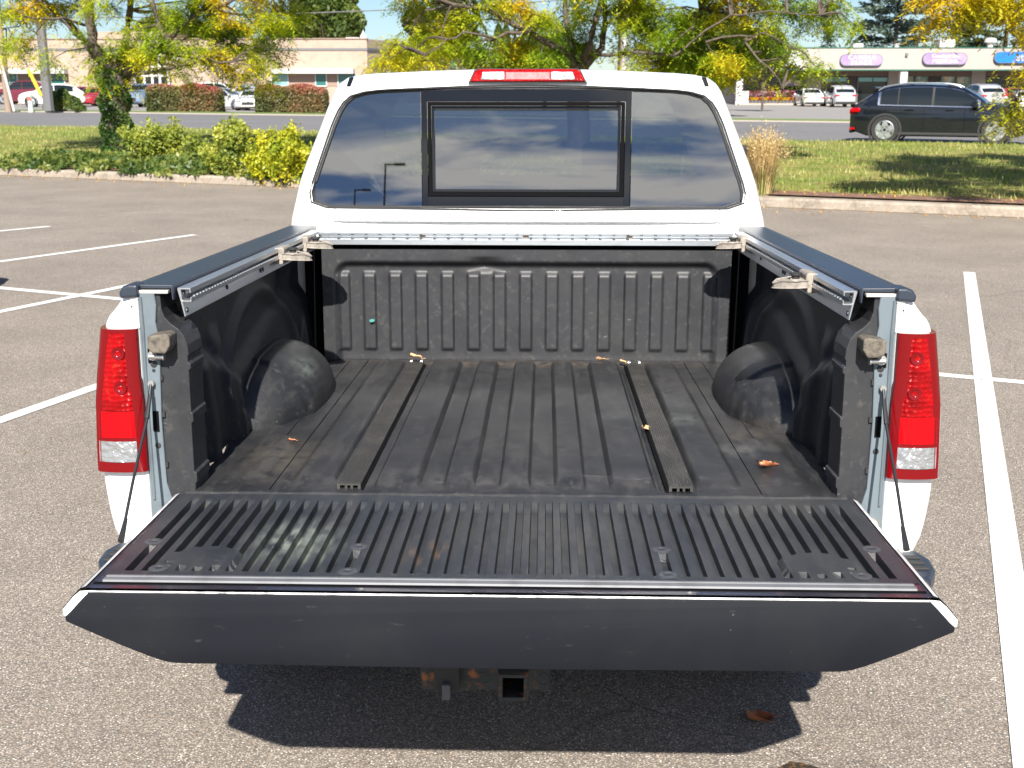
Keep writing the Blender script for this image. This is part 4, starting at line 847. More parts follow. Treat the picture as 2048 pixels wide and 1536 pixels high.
cl += [(x, yy, r) for x, yy, r in ((815, 8, 18), (850, 6, 20), (885, 30, 18), (880, 55, 22), (850, 62, 22), (805, 88, 22), (785, 80, 10), (830, 95, 24), (795, 115, 22), (770, 125, 16), (752, 138, 12), (815, 125, 20), (850, 120, 20), (880, 92, 26), (905, 80, 24), (920, 55, 20), (935, 30, 16), (905, 110, 14), (930, 105, 18), (950, 90, 20), (960, 65, 14), (962, 118, 18), (945, 132, 12), (975, 100, 16),
    (980, 8, 22), (1010, 12, 26), (1045, 10, 24), (1075, 30, 24), (1095, 42, 22), (1110, 60, 20), (1060, 35, 18), (1020, 70, 14), (1045, 92, 22), (1070, 100, 24), (1025, 110, 22), (1010, 130, 20), (1050, 125, 22), (1085, 122, 22), (1100, 105, 18), (1120, 95, 18), (1150, 60, 18), (1165, 30, 20), (1170, 90, 16), (1150, 10, 18), (1185, 70, 16),
    (1240, 15, 24), (1270, 10, 26), (1250, 45, 24), (1280, 40, 28), (1310, 60, 30), (1300, 20, 24), (1345, 30, 30), (1340, 75, 26), (1375, 45, 26), (1290, 95, 26), (1320, 120, 26), (1275, 125, 20), (1250, 100, 16), (1355, 110, 28), (1335, 145, 18), (1385, 90, 26), (1400, 130, 30), (1420, 40, 26), (1430, 80, 24), (1440, 120, 28), (1415, 155, 26), (1450, 155, 20), (1460, 15, 22), (1480, 60, 18), (1475, 100, 24), (1490, 135, 18),
    (1500, 30, 18), (1510, 70, 20), (1530, 100, 18), (1525, 8, 22), (1545, 50, 18), (1555, 85, 16), (1560, 15, 22), (1570, 120, 16), (1590, 98, 14), (1600, 20, 22), (1610, 140, 13), (1630, 132, 12), (1625, 25, 20), (1650, 20, 16), (1665, 40, 14), (1690, 48, 12), (1712, 52, 7), (1600, 60, 10), (1580, 145, 11), (1645, 150, 8), (1550, 175, 9), (1650, 8, 18), (1680, 5, 14))]
locust('broad honey locust with green and orange leaves rising behind the cab roof', T0, tr, lm, cl, M['leafB'], y, 'honey locust trees along the grass berm', 128, .25)

# --- right tree, mostly outside the picture: its shadow lies on the grass
y = 16.4; T0 = np.array([10.2, 18.0, .15])
q = lambda px, py, yy: PX(px, py, yy)
tr = [([T0, T0 + [-.05, .05, 1.2], T0 + [.05, 0, 2.1]], .22, .18)]
lm = [([T0 + [.05, 0, 2.0], T0 + [-1.2, -.4, 2.9], q(2060, -20, 16.6), q(1960, -60, 16.4), q(1880, -60, 16.4)], .10, .03),
      ([T0 + [.05, 0, 2.0], T0 + [.4, .3, 3.6], T0 + [.3, .6, 5.6]], .13, .05),
      ([T0 + [.05, 0, 2.0], T0 + [1.4, -.2, 3.2], T0 + [2.8, .2, 4.4]], .10, .04),
      ([T0 + [0, 0, 1.6], T0 + [-1.0, -.6, 2.0], q(2065, 130, 16.4), q(2030, 190, 16.2)], .05, .015)]
cl = [(x, yy, r, 0) for x, yy, r in ((1880, 10, 30), (1870, 42, 18), (1905, 28, 34), (1865, 58, 9), (1940, 8, 36), (1975, 10, 34), (2010, 5, 36), (2045, 12, 36), (1925, -30, 40), (1990, -40, 44), (1870, -30, 34), (1955, -80, 44), (2060, -60, 50),
      (2028, 212, 17), (2014, 226, 16), (2038, 236, 15), (2020, 250, 9), (2042, 204, 14), (2046, 150, 22), (2055, 110, 26), (2044, 185, 14), (2070, 60, 34))]
cl += [(rnd.uniform(2090, 3000), rnd.uniform(-620, 60), rnd.uniform(50, 80), rnd.uniform(-1.5, 3)) for _ in range(58)]
locust('golden honey locust whose branch tips hang in at the right edge', T0, tr, lm, cl, M['leafC'], y, 'honey locust trees along the grass berm', 42, .22)

# --- ivy, lawn blades, litter, shrubs, straw grass
b = MB(); n = 34000; s_ = rng.uniform(-26, -7.6, n); v_ = V_CURB - .10 + rng.beta(1.2, 1.6, n) * 4.2
hz = .04 + .16 * rng.random(n) * (1 + .6 * np.sin(s_ * 1.7) * np.cos(v_ * 2.1)); edge = np.clip((v_ - V_CURB - .1) / .5, 0, 1)
C = np.stack([E1[0] * s_ + E2[0] * v_, E1[1] * s_ + E2[1] * v_, berm_z(v_) + hz * (.4 + .6 * edge)], 1); keepi = (v_ < V_CURB + 1.3 + 2.1 * np.clip((s_ + 20) / 5, 0, 1) + .6 * np.sin(s_ * .9)) & ((v_ > V_CURB + .32) | (np.sin(s_ * 2.3) + np.sin(s_ * 5.1 + 1) > -.75))
C = C[keepi]; scatter_leaves(b, C, .065, 0, .6); o = b.build('ivy_ground_cover', M['ivy'] if False else leafmat('ivy_ground_leaf', [(.035, .08, .018), (.10, .16, .03), (.23, .27, .06), (.48, .44, .12)], 2.2)); kind(o, 'stuff')
b = MB(); n = 52000; s_ = rng.uniform(-34, 16, n); v_ = V_CURB + .95 + rng.random(n) ** 1.2 * 15.5; C = np.stack([E1[0] * s_ + E2[0] * v_, E1[1] * s_ + E2[1] * v_, berm_z(v_) + .015], 1)
a_ = rng.uniform(0, 6.28, n); W_ = np.stack([np.cos(a_), np.sin(a_), 0 * a_], 1) * .012; Up = unit(np.stack([rng.normal(size=n) * .35, rng.normal(size=n) * .35, np.ones(n)], 1)) * rng.uniform(.03, .065, (n, 1))
P = np.stack([C - W_, C + W_, C + Up * 1.6], 1).reshape(-1, 3); b.addn(P, np.arange(3 * n).reshape(n, 3)); kind(b.build('lawn_grass', M['blade']), 'stuff')
b = MB(); n = 620; s_ = rng.uniform(-22, 9, n); v_ = V_CURB - .06 - rng.exponential(.22, n); C = np.stack([E1[0] * s_ + E2[0] * v_, E1[1] * s_ + E2[1] * v_, .014 + 0 * s_], 1); scatter_leaves(b, C, .026, 0, 2.5)
n = 90; C = np.stack([rng.uniform(-12, 6, n), rng.uniform(4, 17, n), np.full(n, .012)], 1); scatter_leaves(b, C, .014, 0, 2.5)
n = 900; s_ = rng.uniform(-8, 9, n); v_ = rng.uniform(V_CURB + .3, V_CURB + 1.3, n); C = np.stack([E1[0] * s_ + E2[0] * v_, E1[1] * s_ + E2[1] * v_, .20 + 0 * s_], 1); scatter_leaves(b, C, .022, 0, 2)
kind(b.build('leaf_litter', leafmat('fallen_locust_leaf', [(.45, .22, .05), (.65, .36, .07), (.72, .5, .16)], 3)), 'stuff')

def shrub(label, px, base_py, top_py, wpx, y, m, n=3800, size=.045, group='shrubs in the ivy bed', name='leafy_shrub'):
    c = PX(px, base_py, y); h = (base_py - top_py) * y / 2426; r_ = wpx * y / 2426 / 2
    t = thing(name, label, 'shrub', tuple(c), 0, group); b = MB(); tips = []
    for k in range(22):
        a = rnd.uniform(0, 6.28); rr = r_ * rnd.uniform(.1, .95); hh = h * rnd.uniform(.55, 1.0) * (1 - .35 * (rr / r_) ** 2)
        e = np.array([math.cos(a) * rr, math.sin(a) * rr, hh]); b.tube([(e[0] * .15, e[1] * .15, 0), tuple(e * [.6, .6, .55]), tuple(e)], [.012, .008, .003], 4); tips.append(e)
    b.build('stem', M['bark'], t); b = MB(); k = rng.integers(0, 22, n); u = rng.uniform(.22, 1.04, (n, 1)) ** .8; T_ = np.array(tips)[k]
    C = T_ * np.concatenate([u, u, u], 1) * 1.0 + rng.normal(size=(n, 3)) * (.055 + .05 * r_) * (1.2 - .6 * u); C[:, 2] = np.abs(C[:, 2]); scatter_leaves(b, C, size); b.build('foliage', m, t); return t
shrub('airy yellow green shrub standing right beside the ivy clad trunk', 322, 335, 232, 165, 25.0, M['shrubY'], 5600)
shrub('yellow green shrub between the trunk side shrub and the bright yellow one', 472, 364, 238, 130, 22.4, M['shrubY'], 5600)
shrub('bright yellow shrub nearest to the truck cab', 566, 370, 246, 140, 21.5, leafmat('bright_yellow_leaf', [(.24, .32, .025), (.52, .52, .03), (.72, .62, .05)], 2), 6400)
shrub('low dark red and green shrub tucked between two yellow ones', 524, 368, 272, 60, 21.7, M['shrubR'], 1900)
shrub('thin sprawling shrub with few pale leaves above the ivy', 402, 348, 268, 110, 24.2, M['shrubY'], 1900)

c = PX(1522, 405, 18.6); gr = thing('ornamental_grass', 'tall clump of straw coloured ornamental grass at the right side of the truck cab', 'grass clump', (c[0], c[1], .15))
def blades(n, h0, h1, r0, spread, wd):
    b = MB(); 
    for k in range(n):
        a = rnd.uniform(0, 6.28); h = rnd.uniform(h0, h1); rr = rnd.uniform(0, r0); sp = rnd.uniform(.05, spread); d = np.array([math.cos(a), math.sin(a), 0]); sd = np.array([-d[1], d[0], 0]) * wd
        pts = [d * rr, d * (rr + sp * .15) + [0, 0, h * .45], d * (rr + sp * .5) + [0, 0, h * .85], d * (rr + sp * 1.05) + [0, 0, h * (.98 if sp < .3 else .88)]]
        v = []; 
        for i, p in enumerate(pts): v += [tuple(p - sd * (1 - i * .22)), tuple(p + sd * (1 - i * .22))]
        b.add(v, [(0, 1, 3, 2), (2, 3, 5, 4), (4, 5, 7, 6)])
    return b
blades(900, .45, 1.0, .16, .46, .0045).build('dry_blade', M['straw'], gr)
b = MB(); n = 1500; a = rng.uniform(0, 6.28, n); rr = rng.uniform(.08, .46, n); C = np.stack([np.cos(a) * rr, np.sin(a) * rr, .98 - rr * .8 + rng.normal(size=n) * .10], 1); scatter_leaves(b, C, .018, .8); b.build('seed_plume', M['straw'], gr)
blades(160, .2, .55, .2, .3, .008).build('green_blade', M['juniper'], gr)

def hedge(label, x0, x1, base, top, y, n=15000):
    a = PX(x0, base, y); c = PX(x1, base, y); wd = (c[0] - a[0]) / 2; h = (base - top) * y / 2426; t = thing('burning_bush_hedge', label, 'hedge', ((a[0] + c[0]) / 2, y, .2), 0, 'reddening hedges across the street')
    d = rng.uniform(-1, 1, (n, 3)); d[:, 2] = np.abs(d[:, 2]); d = unit(d); e = 9.0; k = (np.abs(d) ** e).sum(1, keepdims=True) ** (-1 / e)
    C = d * k * np.array([wd, 1.1, h]) * (1 - .16 * rng.random((n, 1)) ** 2) * (1 + .05 * np.sin(d[:, :1] * k * wd * 3.1)); b = MB(); scatter_leaves(b, C, .085)
    m = leafmat('hedge_leaf', [(.11, .13, .04), (.22, .19, .075), (.36, .17, .09), (.52, .06, .09)], .45)
    nt = m.node_tree; N = nt.nodes; L = nt.links; tc = N.new('ShaderNodeTexCoord'); sp = N.new('ShaderNodeSeparateXYZ'); L.new(tc.outputs['Object'], sp.inputs[0])
    mr = N.new('ShaderNodeMapRange'); mr.inputs[1].default_value = h * .62; mr.inputs[2].default_value = h; mr.inputs[3].default_value = -.30; mr.inputs[4].default_value = .36; L.new(sp.outputs[2], mr.inputs[0])
    cr_ = [n_ for n_ in N if n_.type == 'VALTORGB'][0]; src = cr_.inputs[0].links[0].from_socket; ad = N.new('ShaderNodeMath'); L.new(src, ad.inputs[0]); L.new(mr.outputs[0], ad.inputs[1]); L.new(ad.outputs[0], cr_.inputs[0])
    b.build('foliage', m, t); b = MB(); b.box(-wd * .86, wd * .86, -.85, .85, 0, h * .86); b.build('inner_twigs', mat('hedge_inside', (.04, .035, .02), .9), t, bevel=.4, seg=3)
hedge('long clipped hedge turning red at its top, nearer to the ivy clad tree', 303, 443, 222, 170, 69)
hedge('long clipped hedge with bright red top, just left of the truck cab', 519, 655, 225, 172, 67)
def bush(label, px, base, top, wpx, y, m, nm='low_bush', n=5000, size=.07, group=None):
    c = PX(px, base, y); h = (base - top) * y / 2426; r_ = wpx * y / 2426 / 2; t = thing(nm, label, 'bush', tuple(c), 0, group)
    d = unit(rng.normal(size=(n, 3))); d[:, 2] = np.abs(d[:, 2]); C = d * np.array([r_, r_ * .8, h]) * (1 - .35 * rng.random((n, 1)) ** 1.5) * (1 + .12 * np.sin(d[:, :1] * 7 + d[:, 1:2] * 5)); b = MB(); scatter_leaves(b, C, size); b.build('foliage', m, t)
    b = MB(); b.tube([(0, 0, -.1), (0, 0, h * .6)], [r_ * .35, r_ * .2], 8); b.build('stem', M['bark'], t)
bush('low spreading juniper at the base of the grey steel pole', 122, 218, 179, 78, 68, M['juniper'])
bush('small juniper tuft at the right end of the low spreading one', 158, 220, 205, 26, 67, M['juniper'], n=1200)

def crown_tree(name, label, px, py, rx, rz_, y, m, n=9000, size=.34, group='trees beyond the buildings', lumps=16, tk=1):
    c = PX(px, py, y); k_ = y / 2426; a, h = rx * k_, rz_ * k_; t = thing(name, label, 'tree', (c[0], c[1], 0), 0, group)
    b = MB(); b.tube([(0, 0, 0), (0, 0, c[2] * .5), (.2, 0, c[2])], [.4 * tk, .3 * tk, .12 * tk], 8)
    for k in range(9): an = rnd.uniform(0, 6.28); b.tube([(0, 0, c[2] * rnd.uniform(.3, .8)), (math.cos(an) * a * .7, math.sin(an) * a * .7, c[2] + h * rnd.uniform(-.3, .6))], [.14, .03], 5)
    b.build('trunk', M['bark'], t)
    cs = [(0, 0, 0, .62)] + [(*unit(rng.normal(size=(1, 3)))[0] * .58, rnd.uniform(.30, .50)) for _ in range(lumps)]; w_ = np.array([q_[3] ** 2 for q_ in cs]); w_ /= w_.sum(); idx = rng.choice(len(cs), n, p=w_); cc = np.array(cs)[idx]
    d = unit(rng.normal(size=(n, 3))); C = (cc[:, :3] + d * cc[:, 3:4] * (1 - .3 * rng.random((n, 1)) ** 2)) * np.array([a, a, h]) + [0, 0, c[2]]
    b = MB(); scatter_leaves(b, C, size); b.build('crown', m, t)
crown_tree('broadleaf_tree', 'large round green tree behind the tan building, top cut by the frame', 655, 30, 85, 75, 128, M['crownG'], 11000)
crown_tree('broadleaf_tree', 'low green tree peeking over the tan building roof beside the large round one', 590, 62, 60, 28, 135, M['crownG'], 4000)
crown_tree('broadleaf_tree', 'bronze green tree beyond the building, left of the middle honey locust', 885, 52, 82, 62, 130, M['crownB'], 10000)
crown_tree('broadleaf_tree', 'dull green tree over the building entrance behind the ivy clad tree', 330, 62, 95, 32, 135, M['crownG'], 5000)
crown_tree('broadleaf_tree', 'small green tree over the roof between entrance and round tree', 462, 70, 55, 22, 138, M['crownG'], 2500)
crown_tree('broadleaf_tree', 'dense green tree filling the gap between the two buildings', 1420, 120, 110, 95, 62, leafmat('willow_leaf', [(.06, .11, .02), (.12, .18, .03), (.22, .26, .05), (.34, .34, .08)], .5), 15000, .17, tk=.3)
crown_tree('broadleaf_tree', 'round green tree low behind the middle honey locust trunk', 1090, 120, 110, 55, 75, M['crownG'], 9000, .2, tk=.3)
crown_tree('broadleaf_tree', 'thin grey green tree left of the shops, half hidden by locust branches', 1530, 105, 55, 55, 80, leafmat('grey_green_leaf', [(.10, .12, .05), (.20, .20, .10), (.30, .28, .15)], .5), 3800, .16, tk=.2)
for px, r_ in ((997, 11), (1012, 9)):
    c = PX(px, 110, 108); t = thing('arborvitae', 'narrow columnar evergreen ' + ('left of the pair' if px < 1000 else 'right of the pair') + ' beyond the low roofs', 'tree', (c[0], c[1], 0), 0, 'pair of columnar evergreens')
    n = 2200; d = unit(rng.normal(size=(n, 3))); b = MB(); scatter_leaves(b, d * np.array([r_ * .045, r_ * .045, 2.8]) + [0, 0, 4.0], .14); b.build('crown', M['juniper'], t); b = MB(); b.tube([(0, 0, 0), (0, 0, 4)], .08, 6); b.build('trunk', M['bark'], t)
def spruce(label, px, y, base_py, wpx, top_z, m, n=13000, size=.34, nm='spruce_tree'):
    c = PX(px, base_py, y); r_ = wpx * y / 2426 / 2; t = thing(nm, label, 'tree', (c[0], c[1], 0), 0, 'conifers behind the shops')
    b = MB(); b.tube([(0, 0, 0), (0, 0, top_z)], [.3, .03], 8); b.build('trunk', M['bark'], t)
    nb = 230; hs = rng.uniform(.10, 1, nb) ** .9; an = rng.uniform(0, 6.28, nb); L_ = r_ * 1.1 * (1 - hs) ** .8 * rng.uniform(.75, 1.12, nb) + .15
    k = rng.integers(0, nb, n); u = rng.random(n) ** .6; D = np.stack([np.cos(an[k]), np.sin(an[k]), -.18 + .25 * u], 1); C = D * (L_[k] * u)[:, None]; C[:, 2] += hs[k] * top_z; C += rng.normal(size=(n, 3)) * np.array([.18, .18, .10])
    U = unit(D + rng.normal(size=(n, 3)) * .5) * size * rng.uniform(.5, 1.1, (n, 1)); V = unit(np.cross(U, rng.normal(size=(n, 3)))) * size * .35; P, F = quads(C, U, V); b = MB(); b.addn(P, F); b.build('crown', m, t)
spruce('tall blue spruce standing behind the shops', 1790, 128, 95, 235, 17, M['spruce'], 16000)
spruce('dark green spruce behind the shops at the right edge', 2010, 132, 95, 290, 20, M['spruceD'], 18000)
spruce('blue green spruce between the tall one and the dark one', 1935, 145, 95, 150, 12, M['spruce'], 6000)
spruce('slim distant conifer over the left end of the shops', 1655, 160, 95, 60, 9.5, M['spruceD'], 2200, .25)

# ================================================================== buildings across the street
bz = -.12
rows = [(V_ST1 + 3.0, .205), (60, .15), (92, bz), (400, bz)]
for o in [o for o in sc.objects if o.name in ('far_parking_lot', 'far_drive_left')]: bpy.data.objects.remove(o)
b = MB(); b.grid(np.array([[S(-8, v_, z_), S(200, v_, z_)] for v_, z_ in rows])); kind(b.build('far_parking_lot', M['lot_dark']), 'structure')
b = MB(); b.grid(np.array([[S(-250, v_, z_), S(-8, v_, z_)] for v_, z_ in rows])); kind(b.build('far_drive', mat('pale_asphalt', (.24, .225, .21), .9)), 'structure')
M['brick'] = mat('pinkish_tan_brick', (.38, .285, .225), .9, var=[((.32, .235, .185), 1.5, .45, .7), ((.42, .325, .26), 9, .5, .75, (1, 1, 3))])
M['brickd'] = mat('brown_tan_brick', (.28, .195, .155), .9)
M['band'] = mat('grey_metal_band', (.13, .13, .135), .5)
M['trimw'] = mat('white_trim', (.52, .51, .49), .6)
M['teal'] = mat('teal_tinted_glass', (.03, .13, .12), .15, ior=1.6)
M['teall'] = mat('pale_teal_panel', (.18, .36, .34), .4)
Yb = 108.0; xa = PX(0, 80, Yb)[0] - 25; xc = PX(733, 77, Yb)[0]; zt = PX(733, 78, Yb)[2]
bd = thing('tan_brick_building', 'long low tan brick building with a dark metal band across the street at left', 'building', (xc, Yb, bz))
def bp(b, name, m, parent=bd, **k): b.v = [v - np.array([bd.location.x, bd.location.y, bd.location.z]) for v in b.v]; return b.build(name, m, parent, **k)
zz = lambda py: PX(400, py, Yb)[2]; xx = lambda px, yy=Yb: PX(px, 150, yy)[0]
b = MB(); b.prism([(xa, Yb), (xc, Yb), (xx(1010, 145), 145), (xa, 145)], 'z', bz, zt); wall = bp(b, 'wall', M['brick'])
b = MB(); b.box(xx(175), xx(322), Yb + 1.2, Yb + 9, zt, zz(62)); bp(b, 'raised_parapet', M['brick'])
b = MB(); b.box(xa, xc + .05, Yb - .06, Yb - .005, zz(101.5), zz(96.5)); v_ = [(xc + .02, Yb - .02), (xx(1010, 145) + .06, 145), (xx(1010, 145) + .0, 145), (xc - .0, Yb + .02)]; b.prism([(x + .06, y_) for x, y_ in v_], 'z', zz(101.5), zz(96.5)); bp(b, 'metal_band', M['band'])
b = MB(); b.box(xa, xc + .1, Yb - .1, Yb + .3, zt, zt + .08); bp(b, 'coping', M['brickd'])
for x0, x1 in ((545, 710), (-160, 137)):
    b = MB(); b.box(xx(x0), xx(x1), Yb - 1.0, Yb - .01, zz(147.5), zz(137)); bp(b, 'ledge', M['trimw'], bevel=.03)
    b = MB(); b.box(xx(x0), xx(x1), Yb - .05, Yb - .012, zz(172), zz(148.2)); bp(b, 'recessed_wall', M['brickd'])
for x0, x1, m in ((543, 575, 'teall'), (632, 652, 'teal'), (677, 712, 'teal'), (19, 34, 'teal'), (103, 128, 'teal'), (-60, -30, 'teal')):
    b = MB(); b.box(xx(x0), xx(x1), Yb - .12, Yb - .06, zz(171), zz(149)); wn = bp(b, 'window', M[m])
    b = MB(); frame_ = .09
    for a0, a1, c0, c1 in ((xx(x0) - frame_, xx(x0), zz(171), zz(149)), (xx(x1), xx(x1) + frame_, zz(171), zz(149)), (xx(x0) - frame_, xx(x1) + frame_, zz(171) - frame_, zz(171))): b.box(a0, a1, Yb - .14, Yb - .05, c0, c1)
    bp(b, 'window_frame', M['trimw'], bd)
for px in (865, 893, 922): b = MB(); yy = Yb + 37 * (px - 733) / (1010 - 733) * .8; f_ = (yy - Yb) / 37; x_ = xc + (xx(1010, 145) - xc) * f_; b.box(x_ - .3, x_ + .35, yy - .5, yy + .5, PX(px, 137, yy)[2], PX(px, 124, yy)[2]); bp(b, 'side_window', M['teal'])
# glazed entrance
ex0, ex1 = xx(272), xx(340)
b = MB(); b.box(ex0, ex1, Yb - .30, Yb - .01, bz, zz(112)); bp(b, 'entrance_glass', M['glassdark'])
b = MB()
for px in (272, 291, 307, 322, 339): b.box(xx(px) - .1, xx(px) + .1, Yb - .42, Yb - .29, bz, zz(112))
for py in (112, 133, 151, 174): b.box(ex0, ex1, Yb - .45, Yb - .28, zz(py + 2.5), zz(py - 1.5))
b.prism([(ex0 - .2, zz(112)), (ex1 + .2, zz(112)), (ex1 + 1.0, zz(122)), (ex1 + 1.1, zz(118)), (ex1 + .2, zz(107)), (ex0 - .2, zz(107))], 'y', Yb - .6, Yb - .3)
bp(b, 'entrance_frame', M['trimw'])
def text(s, size, loc, m, parent, name='lettering', extr=.02, spc=1.0, shear=0.):
    cu = bpy.data.curves.new(name, 'FONT'); cu.body = s; cu.size = size; cu.extrude = extr; cu.align_x = 'CENTER'; cu.align_y = 'CENTER'; cu.space_character = spc; cu.shear = shear; cu.offset = size * .018
    t = bpy.data.objects.new('tmp', cu); sc.collection.objects.link(t); bpy.context.view_layer.update(); me = bpy.data.meshes.new_from_object(t.evaluated_get(bpy.context.evaluated_depsgraph_get())); bpy.data.objects.remove(t)
    o = bpy.data.objects.new(name, me); sc.collection.objects.link(o); me.materials.clear(); me.materials.append(m); o.parent = parent; o.location = loc; o.rotation_euler = (R(90), 0, 0); return o
b = MB(); b.box(xx(285), xx(303), Yb - .6, Yb - .55, zz(145), zz(137)); pl = bp(b, 'number_plate', M['teal'])
text('7731', .34, (xx(294) - bd.location.x, -.63, zz(141) - bz), M['trimw'], bd)
b = MB(); b.box(xx(672), xx(700), Yb + 6, Yb + 8, zt, zz(70)); bp(b, 'roof_unit', M['trimw'])
b = MB(); b.lathe([(.35, zt), (.30, zz(70)), (.08, zz(62)), (0, zz(57))], 'z', (xx(729, Yb + 3), Yb + 3, 0), 10); bp(b, 'roof_vent', M['trimw'])

# strip of shops
Ys = 112.0; sx = lambda px, yy=Ys - 2.5: PX(px, 150, yy)[0]; sz = lambda py, yy=Ys - 2.5: PX(1024, py, yy)[2]
shop = thing('strip_mall', 'low row of shops with a cream fascia above dark windows, right background', 'building', (sx(1490), Ys, bz))
def sp_(b, name, m, parent=shop, **k): b.v = [v - np.array([shop.location.x, shop.location.y, shop.location.z]) for v in b.v]; return b.build(name, m, parent, **k)
M['fascia'] = mat('cream_fascia', (.35, .315, .285), .8, var=[((.34, .30, .26), .5, .5, .75)])
M['taupe'] = mat('taupe_wall', (.30, .26, .235), .9); M['greentrim'] = mat('green_trim', (.02, .10, .065), .5)
x0, x1 = sx(1478), sx(2420); f0 = Ys - 2.5
b = MB(); b.box(x0, x1, f0, Ys + 14, sz(139), sz(97)); sp_(b, 'fascia', M['fascia'])
b = MB(); b.box(x0, x1, f0 - .05, f0 + .1, sz(97), sz(95)); b.box(x0, x1, f0 - .05, f0 + .12, sz(141.5), sz(139)); sp_(b, 'green_edge', M['greentrim'])
b = MB(); b.box(x0, x1, Ys + .25, Ys + 14, bz, sz(139)); sp_(b, 'back_wall', M['taupe'])
b = MB(); b.box(x0, x1, f0 - .6, Ys + .25, bz, bz + .14); sp_(b, 'walkway', M['kerbfar'])
for a, c in ((1625, 1655), (1792, 1815), (1962, 1990)): b = MB(); b.box(sx(a), sx(c), Ys - .2, Ys + .24, bz, sz(139)); sp_(b, 'wall_pier', M['taupe'])
b = MB(); b.box(x0, x1, Ys - .1, Ys + .24, sz(152), sz(141)); sp_(b, 'header', mat('brown_header', (.14, .10, .085), .9))
for a, c, bw in ((1474, 1487, .5), (1802, 1816, .5)): b = MB(); b.box(sx(a), sx(c), f0 + .1, f0 + .7, bz, sz(139)); sp_(b, 'column', M['trimw'])
b = MB(); b.box(sx(1487), sx(1500), f0 + .2, f0 + .6, bz, sz(182)); sp_(b, 'planter_wall', M['trimw'])
M['shopglass'] = mat('dark_shop_glass', (.012, .014, .015), .05, ior=1.5)
M['poster'] = mat('window_poster_mix', (.12, .20, .14), .5, var=[((.45, .36, .22), 1.1, .45, .6), ((.40, .42, .48), 1.7, .55, .65)])
for a, c, m in ((1500, 1625, 'shopglass'), (1655, 1708, 'shopglass'), (1730, 1792, 'shopglass'), (1815, 1845, 'poster'), (1847, 1874, 'poster'), (1900, 1930, 'poster'), (1932, 1962, 'poster'), (1990, 2110, 'shopglass'), (2140, 2380, 'shopglass')):
    b = MB(); b.box(sx(a), sx(c), Ys - .05, Ys + .2, sz(207), sz(153)); wn = sp_(b, 'shop_window', M[m])
    b = MB(); b.box(sx(a), sx(a) + .08, Ys - .09, Ys - .04, sz(207), sz(153)); b.box(sx(c) - .08, sx(c), Ys - .09, Ys - .04, sz(207), sz(153)); sp_(b, 'mullion', M['band'])
for a, c in ((1658, 1681), (1683, 1706), (1732, 1760), (1762, 1790)): b = MB(); b.box(sx(a), sx(c), Ys - .12, Ys - .06, sz(163), sz(155)); sp_(b, 'transom_blind', M['teall'])
for a, c in ((1709, 1729), (1876, 1898)): b = MB(); b.box(sx(a), sx(c), Ys - .02, Ys + .2, sz(208), sz(153)); sp_(b, 'shop_door', mat('brown_door', (.035, .02, .015), .5))
b = MB(); b.box(sx(1584), sx(1598), Ys - .12, Ys - .07, sz(172), sz(159)); sp_(b, 'window_flag', mat('violet_print', (.12, .06, .55), .5, var=[((.6, .15, .1), .8, .5, .6)]))
b = MB(); b.box(sx(1600), sx(1616), Ys - .12, Ys - .07, sz(171), sz(161)); sp_(b, 'window_print', mat('pink_print', (.62, .42, .44), .5))
def pill(label, px0, px1, py0, py1, m, lines, inkm):
    a, c, lo, hi = sx(px0, f0), sx(px1, f0), sz(py1, f0), sz(py0, f0); r_ = (hi - lo) / 2; cx = (a + c) / 2; cz = (lo + hi) / 2; hw = (c - a) / 2
    t = thing('shop_sign', label, 'sign', (cx, f0 - .06, cz), 0, 'rounded signs on the shop fascia')
    def shape(s_, y0, y1):
        rr = r_ * s_; pts = [(hw - r_ + rr * math.cos(q_), rr * math.sin(q_)) for q_ in np.linspace(-math.pi / 2, math.pi / 2, 13)] + [(-hw + r_ - rr * math.cos(q_), rr * math.sin(q_)) for q_ in np.linspace(math.pi / 2, -math.pi / 2, 13)]
        return MB().prism(pts, 'y', y0, y1)
    shape(1, -.22, .05).build('sign_rim', M['band'], t); shape(.90, -.235, -.215).build('sign_face', m, t)
    for s, size, dz, spc in lines: text(s, size, (0 if 'stud' not in s else .3, -.25, dz), inkm, t, spc=spc, extr=.015)
M['lav'] = mat('lavender_sign_face', (.26, .18, .42), .4, var=[((.34, .27, .46), .6, .4, .6)]); M['ink'] = mat('cream_letters', (.62, .58, .48), .6)
pill('lavender pill shaped sign with two lines of cream letters, left of the two lavender ones', 1677, 1762, 109, 132, M['lav'], (('CANDLE', .50, .22, 1.35), ('PLACE', .50, -.25, 1.35)), M['ink'])
pill('lavender pill shaped sign between the other lavender one and the blue one', 1841, 1930, 106, 130, M['lav'], (('Comfortable', .42, .22, 1.1), ('MEDICINE', .42, -.24, 1.2)), M['ink'])
pill('bright blue pill shaped sign with white letters at the right edge', 1983, 2110, 104, 127, mat('blue_sign_face', (.01, .16, .62), .4), (('studio', .95, 0, 1.0),), M['trimw'])
b = MB(); b.prism([(sx(1520), sz(132)), (sx(1600), sz(132)), (sx(1600), sz(104)), (sx(1566), sz(100)), (sx(1545), sz(102))], 'y', f0 - .35, f0 - .06)
o = b.build('shop_signboard', M['trimw']); tag(o, 'blank white angular signboard behind the honey locust branches on the shop fascia', 'sign')
for px, py, wd, hh in ((1730, 93, .9, .5), (1912, 88, 1.4, .9)): b = MB(); b.box(sx(px) - wd / 2, sx(px) + wd / 2, f0 + 3, f0 + 4.4, sz(97), sz(97) + hh); sp_(b, 'roof_unit', M['trimw'], bevel=.05)
b = MB(); b.lathe([(.25, 0), (.25, .5), (.55, .6), (.5, .9), (0, 1.05)], 'z', (sx(1999), f0 + 3, sz(97)), 14); sp_(b, 'roof_fan', M['trimw'], smooth=40)
